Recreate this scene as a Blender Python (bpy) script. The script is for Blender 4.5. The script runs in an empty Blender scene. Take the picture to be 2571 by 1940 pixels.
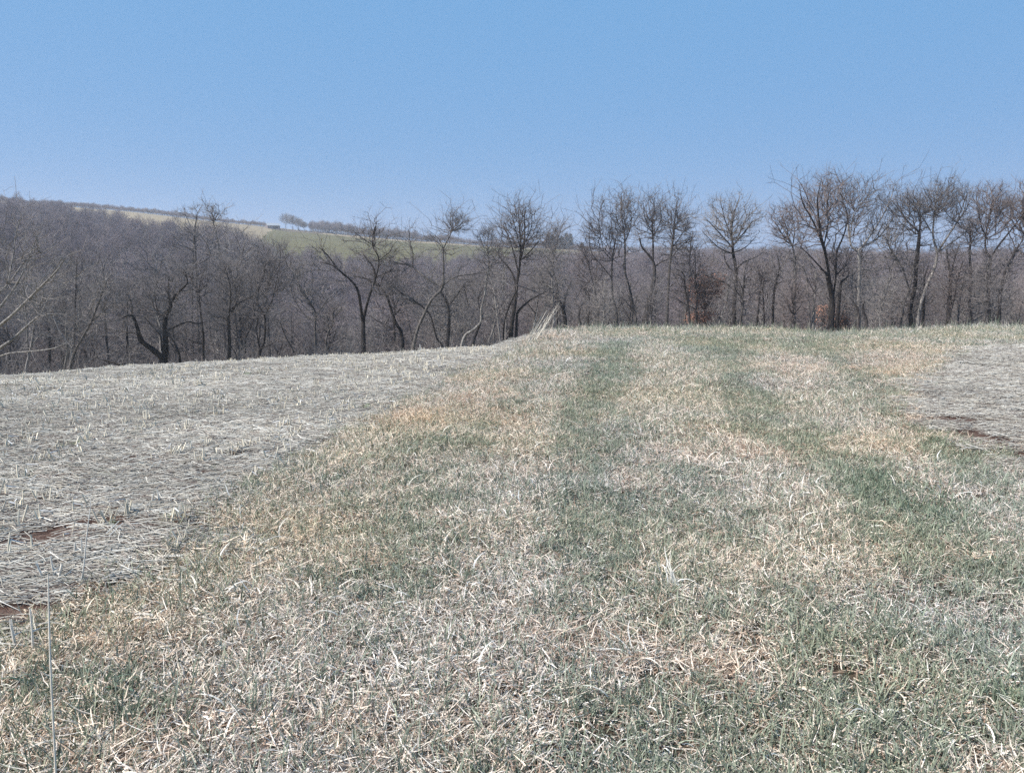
import bpy, math, random
import numpy as np
from mathutils import Vector

# ------------------------------------------------------------------ camera, sky, sun
C = bpy.context.scene
COL = C.collection
PW, PH, FPX = 2571.0, 1940.0, 1980.0          # photograph size and focal length in its pixels
EYE = 1.6
HORIZON_Y = 650.0
PITCH = math.atan((PH / 2 - HORIZON_Y) / FPX)
CP, SP = math.cos(PITCH), math.sin(PITCH)
cam_d = bpy.data.cameras.new('camera')
cam_d.sensor_width = 36.0
cam_d.lens = 36.0 * FPX / PW
cam_d.clip_start = 0.05
cam_d.clip_end = 12000
cam = bpy.data.objects.new('camera', cam_d)
COL.objects.link(cam)
cam.location = (0, 0, EYE)
cam.rotation_euler = (math.pi / 2 - PITCH, 0, 0)
C.camera = cam

SUN_AZ = math.radians(-112)     # clockwise from +Y; negative = to the left of the view
SUN_EL = math.radians(46)
world = bpy.data.worlds.new('World')
C.world = world
world.use_nodes = True
wn = world.node_tree
for n in list(wn.nodes):
    wn.nodes.remove(n)
wo = wn.nodes.new('ShaderNodeOutputWorld')
bg = wn.nodes.new('ShaderNodeBackground')
sky = wn.nodes.new('ShaderNodeTexSky')
sky.sky_type = 'NISHITA'
sky.sun_disc = False
sky.sun_elevation = SUN_EL
sky.sun_rotation = SUN_AZ
sky.altitude = 300
sky.air_density = 1.0
sky.dust_density = 0.7
sky.ozone_density = 2.2
bg.inputs['Strength'].default_value = 0.1
# pale spring haze evens the sky out: only part of the clear-air gradient is left
_t = wn.nodes.new('ShaderNodeVectorMath'); _t.operation = 'MULTIPLY'
_t.inputs[1].default_value = (0.10, 0.04, 0.03)
_a = wn.nodes.new('ShaderNodeVectorMath'); _a.operation = 'ADD'
_a.inputs[1].default_value = (0.95, 2.53, 4.70)
wn.links.new(sky.outputs[0], _t.inputs[0])
wn.links.new(_t.outputs[0], _a.inputs[0])
wn.links.new(_a.outputs[0], bg.inputs[0])
wn.links.new(bg.outputs[0], wo.inputs[0])

sun_d = bpy.data.lights.new('sun', 'SUN')
sun_d.energy = 5.0
sun_d.angle = math.radians(0.55)
sun_d.color = (1.0, 0.955, 0.89)
sun = bpy.data.objects.new('sun', sun_d)
COL.objects.link(sun)
sdir = Vector((math.sin(SUN_AZ) * math.cos(SUN_EL), math.cos(SUN_AZ) * math.cos(SUN_EL), math.sin(SUN_EL)))
sun.rotation_euler = sdir.to_track_quat('Z', 'Y').to_euler()

C.view_settings.view_transform = 'Standard'
C.view_settings.look = 'None'
C.view_settings.exposure = 0.58
C.view_settings.gamma = 1.0
C.view_settings.use_curve_mapping = False
C.render.engine = 'CYCLES'
C.cycles.max_bounces = 4
C.cycles.volume_bounces = 1
C.cycles.diffuse_bounces = 2
C.cycles.transmission_bounces = 3
C.cycles.use_denoising = False

rng = np.random.default_rng(7)
random.seed(7)

# ------------------------------------------------------------------ picture <-> place
def ray(X, Y):
    """photo pixel -> (dx, dz) of its sight line per metre of forward distance"""
    a = (X - PW / 2) / FPX
    b = (PH / 2 - Y) / FPX
    y = CP + b * SP
    return a / y, (-SP + b * CP) / y

def project(P):
    """points (N,3) -> photo pixels in the 2212-wide measure"""
    d = P - np.array([0, 0, EYE])
    f = d[:, 1] * CP - d[:, 2] * SP
    u = d[:, 1] * SP + d[:, 2] * CP
    f = np.maximum(f, 0.05)
    return ((PW / 2 + FPX * d[:, 0] / f) * 2212 / PW, (PH / 2 - FPX * u / f) * 2212 / PW)

K = PW / 2212.0

# ------------------------------------------------------------------ noise
def hash2(ix, iy, seed):
    h = (ix.astype(np.int64) * 374761393 + iy.astype(np.int64) * 668265263 + seed * 1442695041) & 0xFFFFFFFF
    h = ((h ^ (h >> 13)) * 1274126177) & 0xFFFFFFFF
    return ((h ^ (h >> 16)) & 0xFFFF) / 65535.0

def vnoise(x, y, seed=0):
    ix, iy = np.floor(x), np.floor(y)
    fx, fy = x - ix, y - iy
    fx = fx * fx * (3 - 2 * fx); fy = fy * fy * (3 - 2 * fy)
    a = hash2(ix, iy, seed); b = hash2(ix + 1, iy, seed)
    c = hash2(ix, iy + 1, seed); d = hash2(ix + 1, iy + 1, seed)
    return (a * (1 - fx) + b * fx) * (1 - fy) + (c * (1 - fx) + d * fx) * fy

def fbm(x, y, seed=0, oct=4):
    s = 0; a = 0.5
    for k in range(oct):
        s = s + a * vnoise(x, y, seed + k * 17); x = x * 2.03 + 3.1; y = y * 2.03 + 1.7; a *= 0.5
    return s / (1 - 0.5 ** oct)

def smooth(a, b, x):
    t = np.clip((x - a) / (b - a), 0, 1)
    return t * t * (3 - 2 * t)

# ------------------------------------------------------------------ terrain
TX = np.array([-300, 20, 300, 480, 560, 625, 820, 1080, 1180, 1300, 1650, 1800, 2000, 2200, 2600], float)
T_CREST_Y = np.array([835, 812, 793, 781, 776, 773, 766, 748, 716, 712, 713, 723, 714, 709, 709], float)
T_RC = np.array([17, 17, 18, 18.5, 19, 19, 19, 19, 19.5, 22, 22, 21, 24, 26, 28], float)
TR = [38, 70, 115, 170, 300, 450, 600, 900, 1300, 3500]
T_Z = {
    115: [-19, -18, -18, -18, -18, -18, -18, -17, -16, -15, -14, -14, -14, -14, -14],
    170: [-20, -20, -20, -20, -20, -20, -20, -19, -18, -18, -17, -17, -17, -17, -17],
    300: [2, 0, -3, -7, -10, -13, -14, -13, -13, -12, -12, -12, -12, -12, -12],
    450: [20, 18, 11, 9, 4, -4, -8, -9, -9, -8, -8, -8, -8, -8, -8],
    600: [34, 32, 24, 18, 13, 8, 4, -1, -2, -5, -7, -7, -7, -7, -7],
    900: [68, 65, 53, 42, 37.5, 33.5, 23.8, 14.3, 13, 9.0, 3, 1, 0, 0, 0],
    1300: [72, 68, 60, 52, 48, 45, 32, 19, 17, 11, 4, 2, 0, 0, 0],
    3500: [60, 60, 60, 60, 60, 55, 50, 40, 40, 30, 20, 20, 20, 20, 20]}
_cz = []
for cy, rc, tx in zip(T_CREST_Y, T_RC, TX):
    dx, dz = ray(tx * K, cy * K)
    _cz.append(dz / math.sqrt(1 + dx * dx))
T_L = np.array(_cz)
T_ZC = EYE + T_RC * T_L - 0.05      # the sward stands a little above the soil at the crest
T_L = (T_ZC - EYE) / T_RC

def ground_z(x, y):
    x = np.asarray(x, float); y = np.asarray(y, float)
    shp = x.shape
    x = x.ravel(); y = y.ravel()
    r = np.hypot(x, y)
    th = np.arctan2(x, y)
    th = np.clip(th, -0.72, 0.72)
    X = (PW / 2 + np.tan(th) * 1.013 * FPX) / K
    rc = np.interp(X, TX, T_RC); zc = np.interp(X, TX, T_ZC); L = np.interp(X, TX, T_L)
    N = len(x)
    R = np.empty((N, 11)); Z = np.empty((N, 11))
    R[:, 0] = rc; Z[:, 0] = zc
    R[:, 1] = 38; Z[:, 1] = EYE + 38 * L - 1.0
    R[:, 2] = 70; Z[:, 2] = EYE + 70 * L - 1.8
    for k, rr in enumerate(TR[2:]):
        zz = np.interp(X, TX, T_Z[rr])
        R[:, k + 3] = rr; Z[:, k + 3] = np.where(zz > EYE, EYE + (zz - EYE) * np.cos(th), zz)
    S = np.empty_like(Z)
    d = np.diff(Z, axis=1) / np.diff(R, axis=1)
    S[:, 1:-1] = 0.5 * (d[:, 1:] + d[:, :-1]); S[:, 0] = L; S[:, -1] = d[:, -1]
    z = zc * np.minimum(r / rc, 1) ** np.clip(L * rc / zc, 1, 9)     # tangent to the sight line where the ground breaks over
    for k in range(10):
        m = (r >= R[:, k]) & ((r < R[:, k + 1]) | (k == 9))
        if not m.any():
            continue
        h = (R[m, k + 1] - R[m, k]); t = np.clip((r[m] - R[m, k]) / h, 0, 1)
        t2, t3 = t * t, t * t * t
        z[m] = ((2 * t3 - 3 * t2 + 1) * Z[m, k] + (t3 - 2 * t2 + t) * h * S[m, k]
                + (-2 * t3 + 3 * t2) * Z[m, k + 1] + (t3 - t2) * h * S[m, k + 1])
    near = 1 - smooth(30, 60, r)
    z = z + near * ((fbm(x * 0.9, y * 0.9, 5, 3) - 0.5) * 0.10 * smooth(1, 4, r) + (fbm(x * 2, y * 2, 9, 2) - 0.5) * 0.035)
    z = z + (1 - near) * (fbm(x * 0.03, y * 0.03, 3, 3) - 0.5) * 1.2
    return z.reshape(shp)

def gz(x, y):
    return float(ground_z(np.array([x]), np.array([y]))[0])

# field edges, from points of the photograph carried onto the ground
def to_ground(Xd, Yd):
    dx, dz = ray(Xd * K, Yd * K)
    y = 3.0
    lo, hi = 1.0, 40.0
    prev = 1.0
    for y in np.arange(1.0, 40.0, 0.05):
        if EYE + dz * y <= gz(dx * y, y):
            return (dx * y, y)
    return (dx * 19, 19.0)

EDGE_L_PX = [(1172, 722), (1120, 748), (1070, 775), (1010, 805), (930, 845), (850, 885), (760, 925), (700, 965), (620, 1005), (540, 1040), (440, 1075),
             (385, 1120), (360, 1165), (320, 1215), (255, 1260), (215, 1310), (120, 1345), (0, 1395), (-200, 1450)]
EDGE_L = np.array([to_ground(*p) for p in EDGE_L_PX])
EDGE_L = EDGE_L[np.argsort(EDGE_L[:, 1])]
EDGE_R_PX = [(2400, 738), (2230, 742), (2150, 750), (2090, 764), (2060, 780), (2030, 805), (2000, 835), (1985, 870), (2000, 905), (2050, 945), (2110, 980), (2210, 1018), (2400, 1080)]
EDGE_R = np.array([to_ground(*p) for p in EDGE_R_PX])

def in_poly(x, y, poly):
    c = np.zeros(x.shape, bool)
    j = len(poly) - 1
    for i in range(len(poly)):
        xi, yi = poly[i]; xj, yj = poly[j]
        cond = ((yi > y) != (yj > y)) & (x < (xj - xi) * (y - yi) / (yj - yi + 1e-12) + xi)
        c ^= cond; j = i
    return c

POLY_R = [tuple(p) for p in EDGE_R] + [(60, EDGE_R[-1][1] - 2), (60, EDGE_R[0][1])]

def left_field(x, y):
    ex = np.interp(y, EDGE_L[:, 1], EDGE_L[:, 0])
    ex = ex + (fbm(x * 1.2, y * 1.2, 21, 3) - 0.5) * 0.5
    return (x < ex) & (y > 1.9) & (y < 40)

def right_field(x, y):
    jx = (fbm(x * 1.2, y * 1.2, 31, 3) - 0.5) * 0.9
    return in_poly(x + jx, y + jx, POLY_R)

# ------------------------------------------------------------------ mesh helpers
def mesh_np(name, V, F4=None, F3=None, mats=(), colors=None, smooth_shade=False, mat_idx=None):
    me = bpy.data.meshes.new(name)
    V = np.asarray(V, np.float32)
    n4 = 0 if F4 is None else len(F4); n3 = 0 if F3 is None else len(F3)
    me.vertices.add(len(V)); me.vertices.foreach_set('co', V.ravel())
    loops = []
    if n4: loops.append(np.asarray(F4, np.int32).ravel())
    if n3: loops.append(np.asarray(F3, np.int32).ravel())
    loops = np.concatenate(loops)
    me.loops.add(len(loops)); me.loops.foreach_set('vertex_index', loops)
    starts = np.concatenate([np.arange(n4) * 4, n4 * 4 + np.arange(n3) * 3]).astype(np.int32)
    me.polygons.add(n4 + n3); me.polygons.foreach_set('loop_start', starts)
    if mat_idx is not None:
        me.polygons.foreach_set('material_index', np.asarray(mat_idx, np.int32))
    me.polygons.foreach_set('use_smooth', np.full(n4 + n3, smooth_shade))
    for m in mats:
        me.materials.append(m)
    me.update(calc_edges=True)
    if colors is not None:
        a = me.attributes.new('shade', 'FLOAT_COLOR', 'POINT')
        c = np.ones((len(V), 4), np.float32); c[:, :3] = colors
        a.data.foreach_set('color', c.ravel())
    return me

def obj(name, data, parent=None, loc=None, link=True):
    o = bpy.data.objects.new(name, data)
    if link: COL.objects.link(o)
    if parent is not None: o.parent = parent
    if loc is not None: o.location = loc
    return o

def thing(o, label, cat, group=None):
    o['label'] = label; o['category'] = cat
    if group: o['group'] = group
    return o

def tubes(P0, P1, R0, R1, sides):
    """separate tapered prisms between point pairs -> V, F4"""
    n = len(P0)
    d = P1 - P0
    L = np.linalg.norm(d, axis=1, keepdims=True) + 1e-9
    d = d / L
    ref = np.where(np.abs(d[:, 2:3]) > 0.9, np.array([[1.0, 0, 0]]), np.array([[0, 0, 1.0]]))
    u = np.cross(d, ref); u /= np.linalg.norm(u, axis=1, keepdims=True) + 1e-9
    v = np.cross(d, u)
    ang = np.arange(sides) * 2 * math.pi / sides
    ring = np.cos(ang)[None, :, None] * u[:, None, :] + np.sin(ang)[None, :, None] * v[:, None, :]
    A = P0[:, None, :] + ring * R0[:, None, None]
    B = P1[:, None, :] + ring * R1[:, None, None]
    V = np.concatenate([A, B], axis=1).reshape(-1, 3)
    base = (np.arange(n) * 2 * sides)[:, None]
    i = np.arange(sides); j = (i + 1) % sides
    F = np.stack([base + i, base + j, base + sides + j, base + sides + i], axis=2).reshape(-1, 4)
    return V, F

def polytube(P, R, sides=8):
    """one continuous tapered tube along a polyline"""
    P = np.asarray(P, float); R = np.asarray(R, float)
    n = len(P)
    T = np.gradient(P, axis=0); T /= np.linalg.norm(T, axis=1, keepdims=True) + 1e-9
    ref = np.array([0.0, 1.0, 0.0])
    u = np.cross(T, ref); u /= np.linalg.norm(u, axis=1, keepdims=True) + 1e-9
    v = np.cross(T, u)
    ang = np.arange(sides) * 2 * math.pi / sides
    V = (P[:, None, :] + (np.cos(ang)[None, :, None] * u[:, None, :] + np.sin(ang)[None, :, None] * v[:, None, :]) * R[:, None, None]).reshape(-1, 3)
    F = []
    for k in range(n - 1):
        for s in range(sides):
            F.append((k * sides + s, k * sides + (s + 1) % sides, (k + 1) * sides + (s + 1) % sides, (k + 1) * sides + s))
    return V, np.array(F)

def join(parts):
    Vs, Fs, o = [], [], 0
    for V, F in parts:
        Vs.append(V); Fs.append(F + o); o += len(V)
    return np.concatenate(Vs), np.concatenate(Fs)

# ------------------------------------------------------------------ materials
def nodemat(name):
    m = bpy.data.materials.new(name); m.use_nodes = True
    nt = m.node_tree
    for n in list(nt.nodes): nt.nodes.remove(n)
    return m, nt, nt.nodes.new('ShaderNodeOutputMaterial')

def mathn(nt, op, a, b=None):
    n = nt.nodes.new('ShaderNodeMath'); n.operation = op
    for k, v in enumerate((a, b)):
        if v is None: continue
        if isinstance(v, (int, float)): n.inputs[k].default_value = v
        else: nt.links.new(v, n.inputs[k])
    return n.outputs[0]

def mixc(nt, fac, a, b, mode='MIX'):
    n = nt.nodes.new('ShaderNodeMix'); n.data_type = 'RGBA'; n.blend_type = mode
    for sock, v in ((n.inputs[0], fac), (n.inputs[6], a), (n.inputs[7], b)):
        if isinstance(v, (int, float)): sock.default_value = v
        elif isinstance(v, (tuple, list)): sock.default_value = (*v[:3], 1)
        else: nt.links.new(v, sock)
    return n.outputs[2]

def noise(nt, scale, detail=3, coord=None, rough=0.55):
    n = nt.nodes.new('ShaderNodeTexNoise'); n.inputs['Scale'].default_value = scale
    n.inputs['Detail'].default_value = detail; n.inputs['Roughness'].default_value = rough
    if coord is not None: nt.links.new(coord, n.inputs['Vector'])
    return n.outputs['Fac']

def ramp(nt, fac, stops):
    n = nt.nodes.new('ShaderNodeValToRGB')
    while len(n.color_ramp.elements) < len(stops): n.color_ramp.elements.new(0.5)
    for e, (p, c) in zip(n.color_ramp.elements, stops):
        e.position = p; e.color = (*c, 1)
    nt.links.new(fac, n.inputs[0])
    return n.outputs[0]

def bark(name, c0, c1, scale=9.0):
    m, nt, out = nodemat(name)
    tc = nt.nodes.new('ShaderNodeTexCoord').outputs['Object']
    mp = nt.nodes.new('ShaderNodeMapping'); mp.inputs['Scale'].default_value = (1, 1, 0.25)
    nt.links.new(tc, mp.inputs[0])
    nz = noise(nt, scale, 4, mp.outputs[0])
    col = ramp(nt, nz, [(0.35, c0), (0.68, c1)])
    oi = nt.nodes.new('ShaderNodeObjectInfo')
    f = mathn(nt, 'MULTIPLY_ADD', oi.outputs['Random'], 0.5)
    nt.nodes[-1].inputs[2].default_value = 0.75
    mul = nt.nodes.new('ShaderNodeVectorMath'); mul.operation = 'SCALE'
    nt.links.new(col, mul.inputs[0]); nt.links.new(f, mul.inputs['Scale'])
    b = nt.nodes.new('ShaderNodeBsdfPrincipled'); b.inputs['Roughness'].default_value = 0.9
    b.inputs['Specular IOR Level'].default_value = 0.2
    bp = nt.nodes.new('ShaderNodeBump'); bp.inputs['Strength'].default_value = 0.8; bp.inputs['Distance'].default_value = 0.04
    nt.links.new(nz, bp.inputs['Height']); nt.links.new(bp.outputs[0], b.inputs['Normal'])
    nt.links.new(mul.outputs[0], b.inputs['Base Color'])
    nt.links.new(b.outputs[0], out.inputs[0])
    return m

def twig(name, c0, c1):
    m, nt, out = nodemat(name)
    oi = nt.nodes.new('ShaderNodeObjectInfo')
    col = mixc(nt, oi.outputs['Random'], c0, c1)
    b = nt.nodes.new('ShaderNodeBsdfDiffuse')
    nt.links.new(col, b.inputs[0]); nt.links.new(b.outputs[0], out.inputs[0])
    return m

def blade_mat(name, transl=0.25):
    """colour = per-blade shade x per-clump tint; thin leaf that lets some light through"""
    m, nt, out = nodemat(name)
    a = nt.nodes.new('ShaderNodeAttribute'); a.attribute_type = 'GEOMETRY'; a.attribute_name = 'shade'
    t = nt.nodes.new('ShaderNodeAttribute'); t.attribute_type = 'INSTANCER'; t.attribute_name = 'tint'
    col = mixc(nt, 1.0, a.outputs['Color'], t.outputs['Vector'], 'MULTIPLY')
    d = nt.nodes.new('ShaderNodeBsdfPrincipled'); d.inputs['Roughness'].default_value = 0.55
    d.inputs['Specular IOR Level'].default_value = 0.12
    nt.links.new(col, d.inputs['Base Color'])
    tr = nt.nodes.new('ShaderNodeBsdfTranslucent'); nt.links.new(col, tr.inputs[0])
    mx = nt.nodes.new('ShaderNodeMixShader'); mx.inputs[0].default_value = transl
    nt.links.new(d.outputs[0], mx.inputs[1]); nt.links.new(tr.outputs[0], mx.inputs[2])
    nt.links.new(mx.outputs[0], out.inputs[0])
    return m

def earth(name, stops, scale, bump=0.03, detail=6):
    m, nt, out = nodemat(name)
    g = nt.nodes.new('ShaderNodeNewGeometry').outputs['Position']
    nz = noise(nt, scale, detail, g, 0.65)
    nz2 = noise(nt, scale * 9, 3, g)
    f = mathn(nt, 'ADD', mathn(nt, 'MULTIPLY', nz, 0.65), mathn(nt, 'MULTIPLY', nz2, 0.35))
    col = ramp(nt, f, stops)
    b = nt.nodes.new('ShaderNodeBsdfPrincipled'); b.inputs['Roughness'].default_value = 0.95
    b.inputs['Specular IOR Level'].default_value = 0.15
    bp = nt.nodes.new('ShaderNodeBump'); bp.inputs['Strength'].default_value = 1.0; bp.inputs['Distance'].default_value = bump
    nt.links.new(f, bp.inputs['Height']); nt.links.new(bp.outputs[0], b.inputs['Normal'])
    nt.links.new(col, b.inputs['Base Color']); nt.links.new(b.outputs[0], out.inputs[0])
    return m

def plain(name, c, rough=0.8, nscale=6.0, var=0.25):
    m, nt, out = nodemat(name)
    tc = nt.nodes.new('ShaderNodeTexCoord').outputs['Object']
    nz = noise(nt, nscale, 4, tc)
    col = ramp(nt, nz, [(0.3, tuple(x * (1 - var) for x in c)), (0.7, tuple(min(1, x * (1 + var)) for x in c))])
    b = nt.nodes.new('ShaderNodeBsdfPrincipled'); b.inputs['Roughness'].default_value = rough
    nt.links.new(col, b.inputs['Base Color']); nt.links.new(b.outputs[0], out.inputs[0])
    return m

M_THATCH = earth('thatch_soil', [(0.3, (0.035, 0.027, 0.02)), (0.55, (0.09, 0.07, 0.05)), (0.75, (0.18, 0.14, 0.10))], 14)
M_SOIL = earth('field_soil', [(0.32, (0.05, 0.03, 0.025)), (0.5, (0.13, 0.078, 0.06)), (0.7, (0.27, 0.20, 0.165))], 16, 0.05)
M_LITTER = earth('leaf_litter', [(0.3, (0.09, 0.07, 0.06)), (0.7, (0.20, 0.16, 0.135))], 0.9, 0.2)
M_SLOPE = earth('slope_grass', [(0.3, (0.12, 0.11, 0.06)), (0.7, (0.26, 0.22, 0.14))], 0.8, 0.1)
M_GREENF = earth('green_crop', [(0.3, (0.10, 0.088, 0.03)), (0.7, (0.14, 0.122, 0.045))], 0.02, 0.2)
M_TANF = earth('tan_crop', [(0.3, (0.22, 0.17, 0.10)), (0.7, (0.33, 0.265, 0.165))], 0.02, 0.2)
M_BARK_D = bark('dark_bark', (0.016, 0.014, 0.015), (0.065, 0.056, 0.052))
M_BARK_M = bark('grey_bark', (0.035, 0.031, 0.03), (0.15, 0.135, 0.125))
M_BARK_P = bark('pale_bark', (0.11, 0.10, 0.095), (0.36, 0.335, 0.31))
M_TW_G = twig('grey_twigs', (0.145, 0.128, 0.125), (0.21, 0.19, 0.185))
M_TW_R = twig('brown_twigs', (0.155, 0.128, 0.122), (0.21, 0.175, 0.167))
M_TW_P = twig('pale_twigs', (0.20, 0.18, 0.17), (0.27, 0.245, 0.23))
M_FOREST_TW = twig('forest_twigs', (0.165, 0.135, 0.142), (0.28, 0.24, 0.24))
M_LEAF = twig('russet_leaves', (0.38, 0.20, 0.145), (0.44, 0.25, 0.185))
M_PINE = twig('spruce_needles', (0.008, 0.016, 0.014), (0.014, 0.026, 0.020))
M_BLADE = blade_mat('dry_blade', 0.22)
M_GREEN = blade_mat('green_blade', 0.25)
M_STRAW = blade_mat('straw', 0.05)

# ------------------------------------------------------------------ the ground, cut into its fields along their edges
def build_terrain():
    fr = np.radians(np.arange(-52, 52.01, 0.16))
    rest = np.radians(np.arange(56, 304.1, 8))
    th = np.concatenate([fr, rest])
    rr = np.concatenate([np.arange(0.4, 30, 0.22), np.geomspace(30.2, 130, 34), np.geomspace(134, 860, 60), np.arange(870, 960, 7), np.geomspace(970, 2600, 16)])
    nt_, nr = len(th), len(rr)
    TH, RR = np.meshgrid(th, rr, indexing='ij')
    X = np.sin(TH) * RR; Y = np.cos(TH) * RR
    Z = ground_z(X, Y)
    V = np.stack([X, Y, Z], 2).reshape(-1, 3)
    V = np.concatenate([V, [[0, 0, gz(0, 0.01)]]])
    cidx = len(V) - 1
    i = np.arange(nt_); j = (i + 1) % nt_
    k = np.arange(nr - 1)
    I, Kk = np.meshgrid(i, k, indexing='ij'); J, _ = np.meshgrid(j, k, indexing='ij')
    F = np.stack([I * nr + Kk, J * nr + Kk, J * nr + Kk + 1, I * nr + Kk + 1], 2).reshape(-1, 4)
    F = F[:, ::-1]
    cen = V[F].mean(1)
    cx, cy = cen[:, 0], cen[:, 1]
    r = np.hypot(cx, cy)
    thc = np.arctan2(cx, cy)
    PX = (PW / 2 + np.tan(np.clip(thc, -0.75, 0.75)) * 1.013 * FPX) / K
    wood = np.interp(PX, WX, WR)
    # 0 grass bank, 1 stubble left, 2 stubble right, 3 slope below crest, 4 woodland floor, 5 green, 6 tan
    reg = np.zeros(len(F), int)
    reg[r > 31] = 3
    reg[(r > 60)] = 4
    front = np.abs(thc) < 0.9
    farf = r > wood
    jit = (fbm(cx * 0.01, cy * 0.01, 77, 2) - 0.5) * 60
    green = farf & front & (PX > 530 + (r - 430) * .15) & (PX < 1250) & (r < 862 + jit * .15)
    tan = farf & front & ~green & (r < 1600)
    low = farf & front & (PX > 640) & (PX < 800) & (r < 520 + jit)
    reg[tan] = 6; reg[green] = 5; reg[low] = 6
    hay = farf & (PX > 300) & (PX < 430) & (r < 640); reg[hay] = 5
    lf = left_field(cx, cy) & (r < 31); rf = right_field(cx, cy) & (r < 31)
    reg[lf] = 1; reg[rf] = 2
    names = ['grass_ground', 'stubble_field', 'stubble_field', 'grass_slope', 'woodland_floor', 'green_field', 'tan_field']
    mats = [M_THATCH, M_SOIL, M_SOIL, M_SLOPE, M_LITTER, M_GREENF, M_TANF]
    for q in range(7):
        Fq = F[reg == q]
        F3 = None
        if q == 0:
            F3 = np.stack([j * nr, i * nr, np.full(nt_, cidx)], 1)
        if not len(Fq): continue
        used, inv = np.unique(np.concatenate([Fq.ravel(), F3.ravel() if F3 is not None else np.zeros(0, int)]), return_inverse=True)
        F4n = inv[:Fq.size].reshape(-1, 4)
        F3n = inv[Fq.size:].reshape(-1, 3) if F3 is not None else None
        me = mesh_np(names[q], V[used], F4n, F3n, [mats[q]], smooth_shade=True)
        o = obj(names[q], me); o['kind'] = 'structure'

WX = np.array([-300, 20, 150, 300, 480, 560, 640, 820, 1080, 1250, 1300, 2600], float)
WR = np.array([660, 650, 600, 480, 450, 430, 420, 420, 470, 520, 660, 660], float)
build_terrain()

# ------------------------------------------------------------------ scattering (uncountable stuff only)
proto_count = [0]
def proto_collection(name, meshes):
    c = bpy.data.collections.new(name)
    for k, me in enumerate(meshes):
        o = bpy.data.objects.new('%s_form_%02d' % (name, k), me)
        c.objects.link(o)
    return c

def scatter(name, coll, P, rot, scl, idx, tint=None):
    me = bpy.data.meshes.new(name)
    me.vertices.add(len(P)); me.vertices.foreach_set('co', np.asarray(P, np.float32).ravel())
    def attr(n, t, dt, arr, key):
        a = me.attributes.new(n, t, 'POINT'); a.data.foreach_set(key, np.asarray(arr, dt).ravel())
    attr('rot', 'FLOAT_VECTOR', np.float32, rot, 'vector')
    attr('scl', 'FLOAT_VECTOR', np.float32, scl, 'vector')
    attr('idx', 'INT', np.int32, idx, 'value')
    if tint is None: tint = np.ones((len(P), 3))
    attr('tint', 'FLOAT_VECTOR', np.float32, tint, 'vector')
    o = obj(name, me); o['kind'] = 'stuff'
    g = bpy.data.node_groups.new(name, 'GeometryNodeTree')
    g.interface.new_socket('Geometry', in_out='INPUT', socket_type='NodeSocketGeometry')
    g.interface.new_socket('Geometry', in_out='OUTPUT', socket_type='NodeSocketGeometry')
    gi = g.nodes.new('NodeGroupInput'); go = g.nodes.new('NodeGroupOutput')
    ip = g.nodes.new('GeometryNodeInstanceOnPoints'); ip.inputs['Pick Instance'].default_value = True
    ci = g.nodes.new('GeometryNodeCollectionInfo'); ci.inputs['Collection'].default_value = coll
    ci.inputs['Separate Children'].default_value = True; ci.inputs['Reset Children'].default_value = True
    def na(n, t):
        q = g.nodes.new('GeometryNodeInputNamedAttribute'); q.data_type = t; q.inputs['Name'].default_value = n
        return q.outputs['Attribute']
    er = g.nodes.new('FunctionNodeEulerToRotation')
    L = g.links.new
    L(gi.outputs[0], ip.inputs['Points']); L(ci.outputs[0], ip.inputs['Instance'])
    L(na('idx', 'INT'), ip.inputs['Instance Index'])
    L(na('rot', 'FLOAT_VECTOR'), er.inputs[0]); L(er.outputs[0], ip.inputs['Rotation'])
    L(na('scl', 'FLOAT_VECTOR'), ip.inputs['Scale'])
    L(ip.outputs[0], go.inputs[0])
    md = o.modifiers.new('scatter', 'NODES'); md.node_group = g
    return o

# ------------------------------------------------------------------ trees
def add_nodes(P, Lp, A, bf, up):
    """grow towards the attractor points A: every point joins the node that is near it and near the trunk"""
    n0, n = len(P), len(A)
    d0 = np.min(np.linalg.norm(A[:, None, :] - P[None, :, :], axis=2), axis=1)
    A = A[np.argsort(d0)]
    Q = np.empty((n0 + n, 3)); Q[:n0] = P
    LL = np.empty(n0 + n); LL[:n0] = Lp
    par = np.full(n0 + n, -1)
    m = n0
    for a in A:
        v = Q[:m] - a
        d = np.sqrt((v * v).sum(1))
        cost = d + bf * LL[:m] + up * np.maximum(0, v[:, 2])
        k = int(np.argmin(cost))
        Q[m] = a; LL[m] = LL[k] + d[k]; par[m] = k; m += 1
    return Q, LL, par

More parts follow.
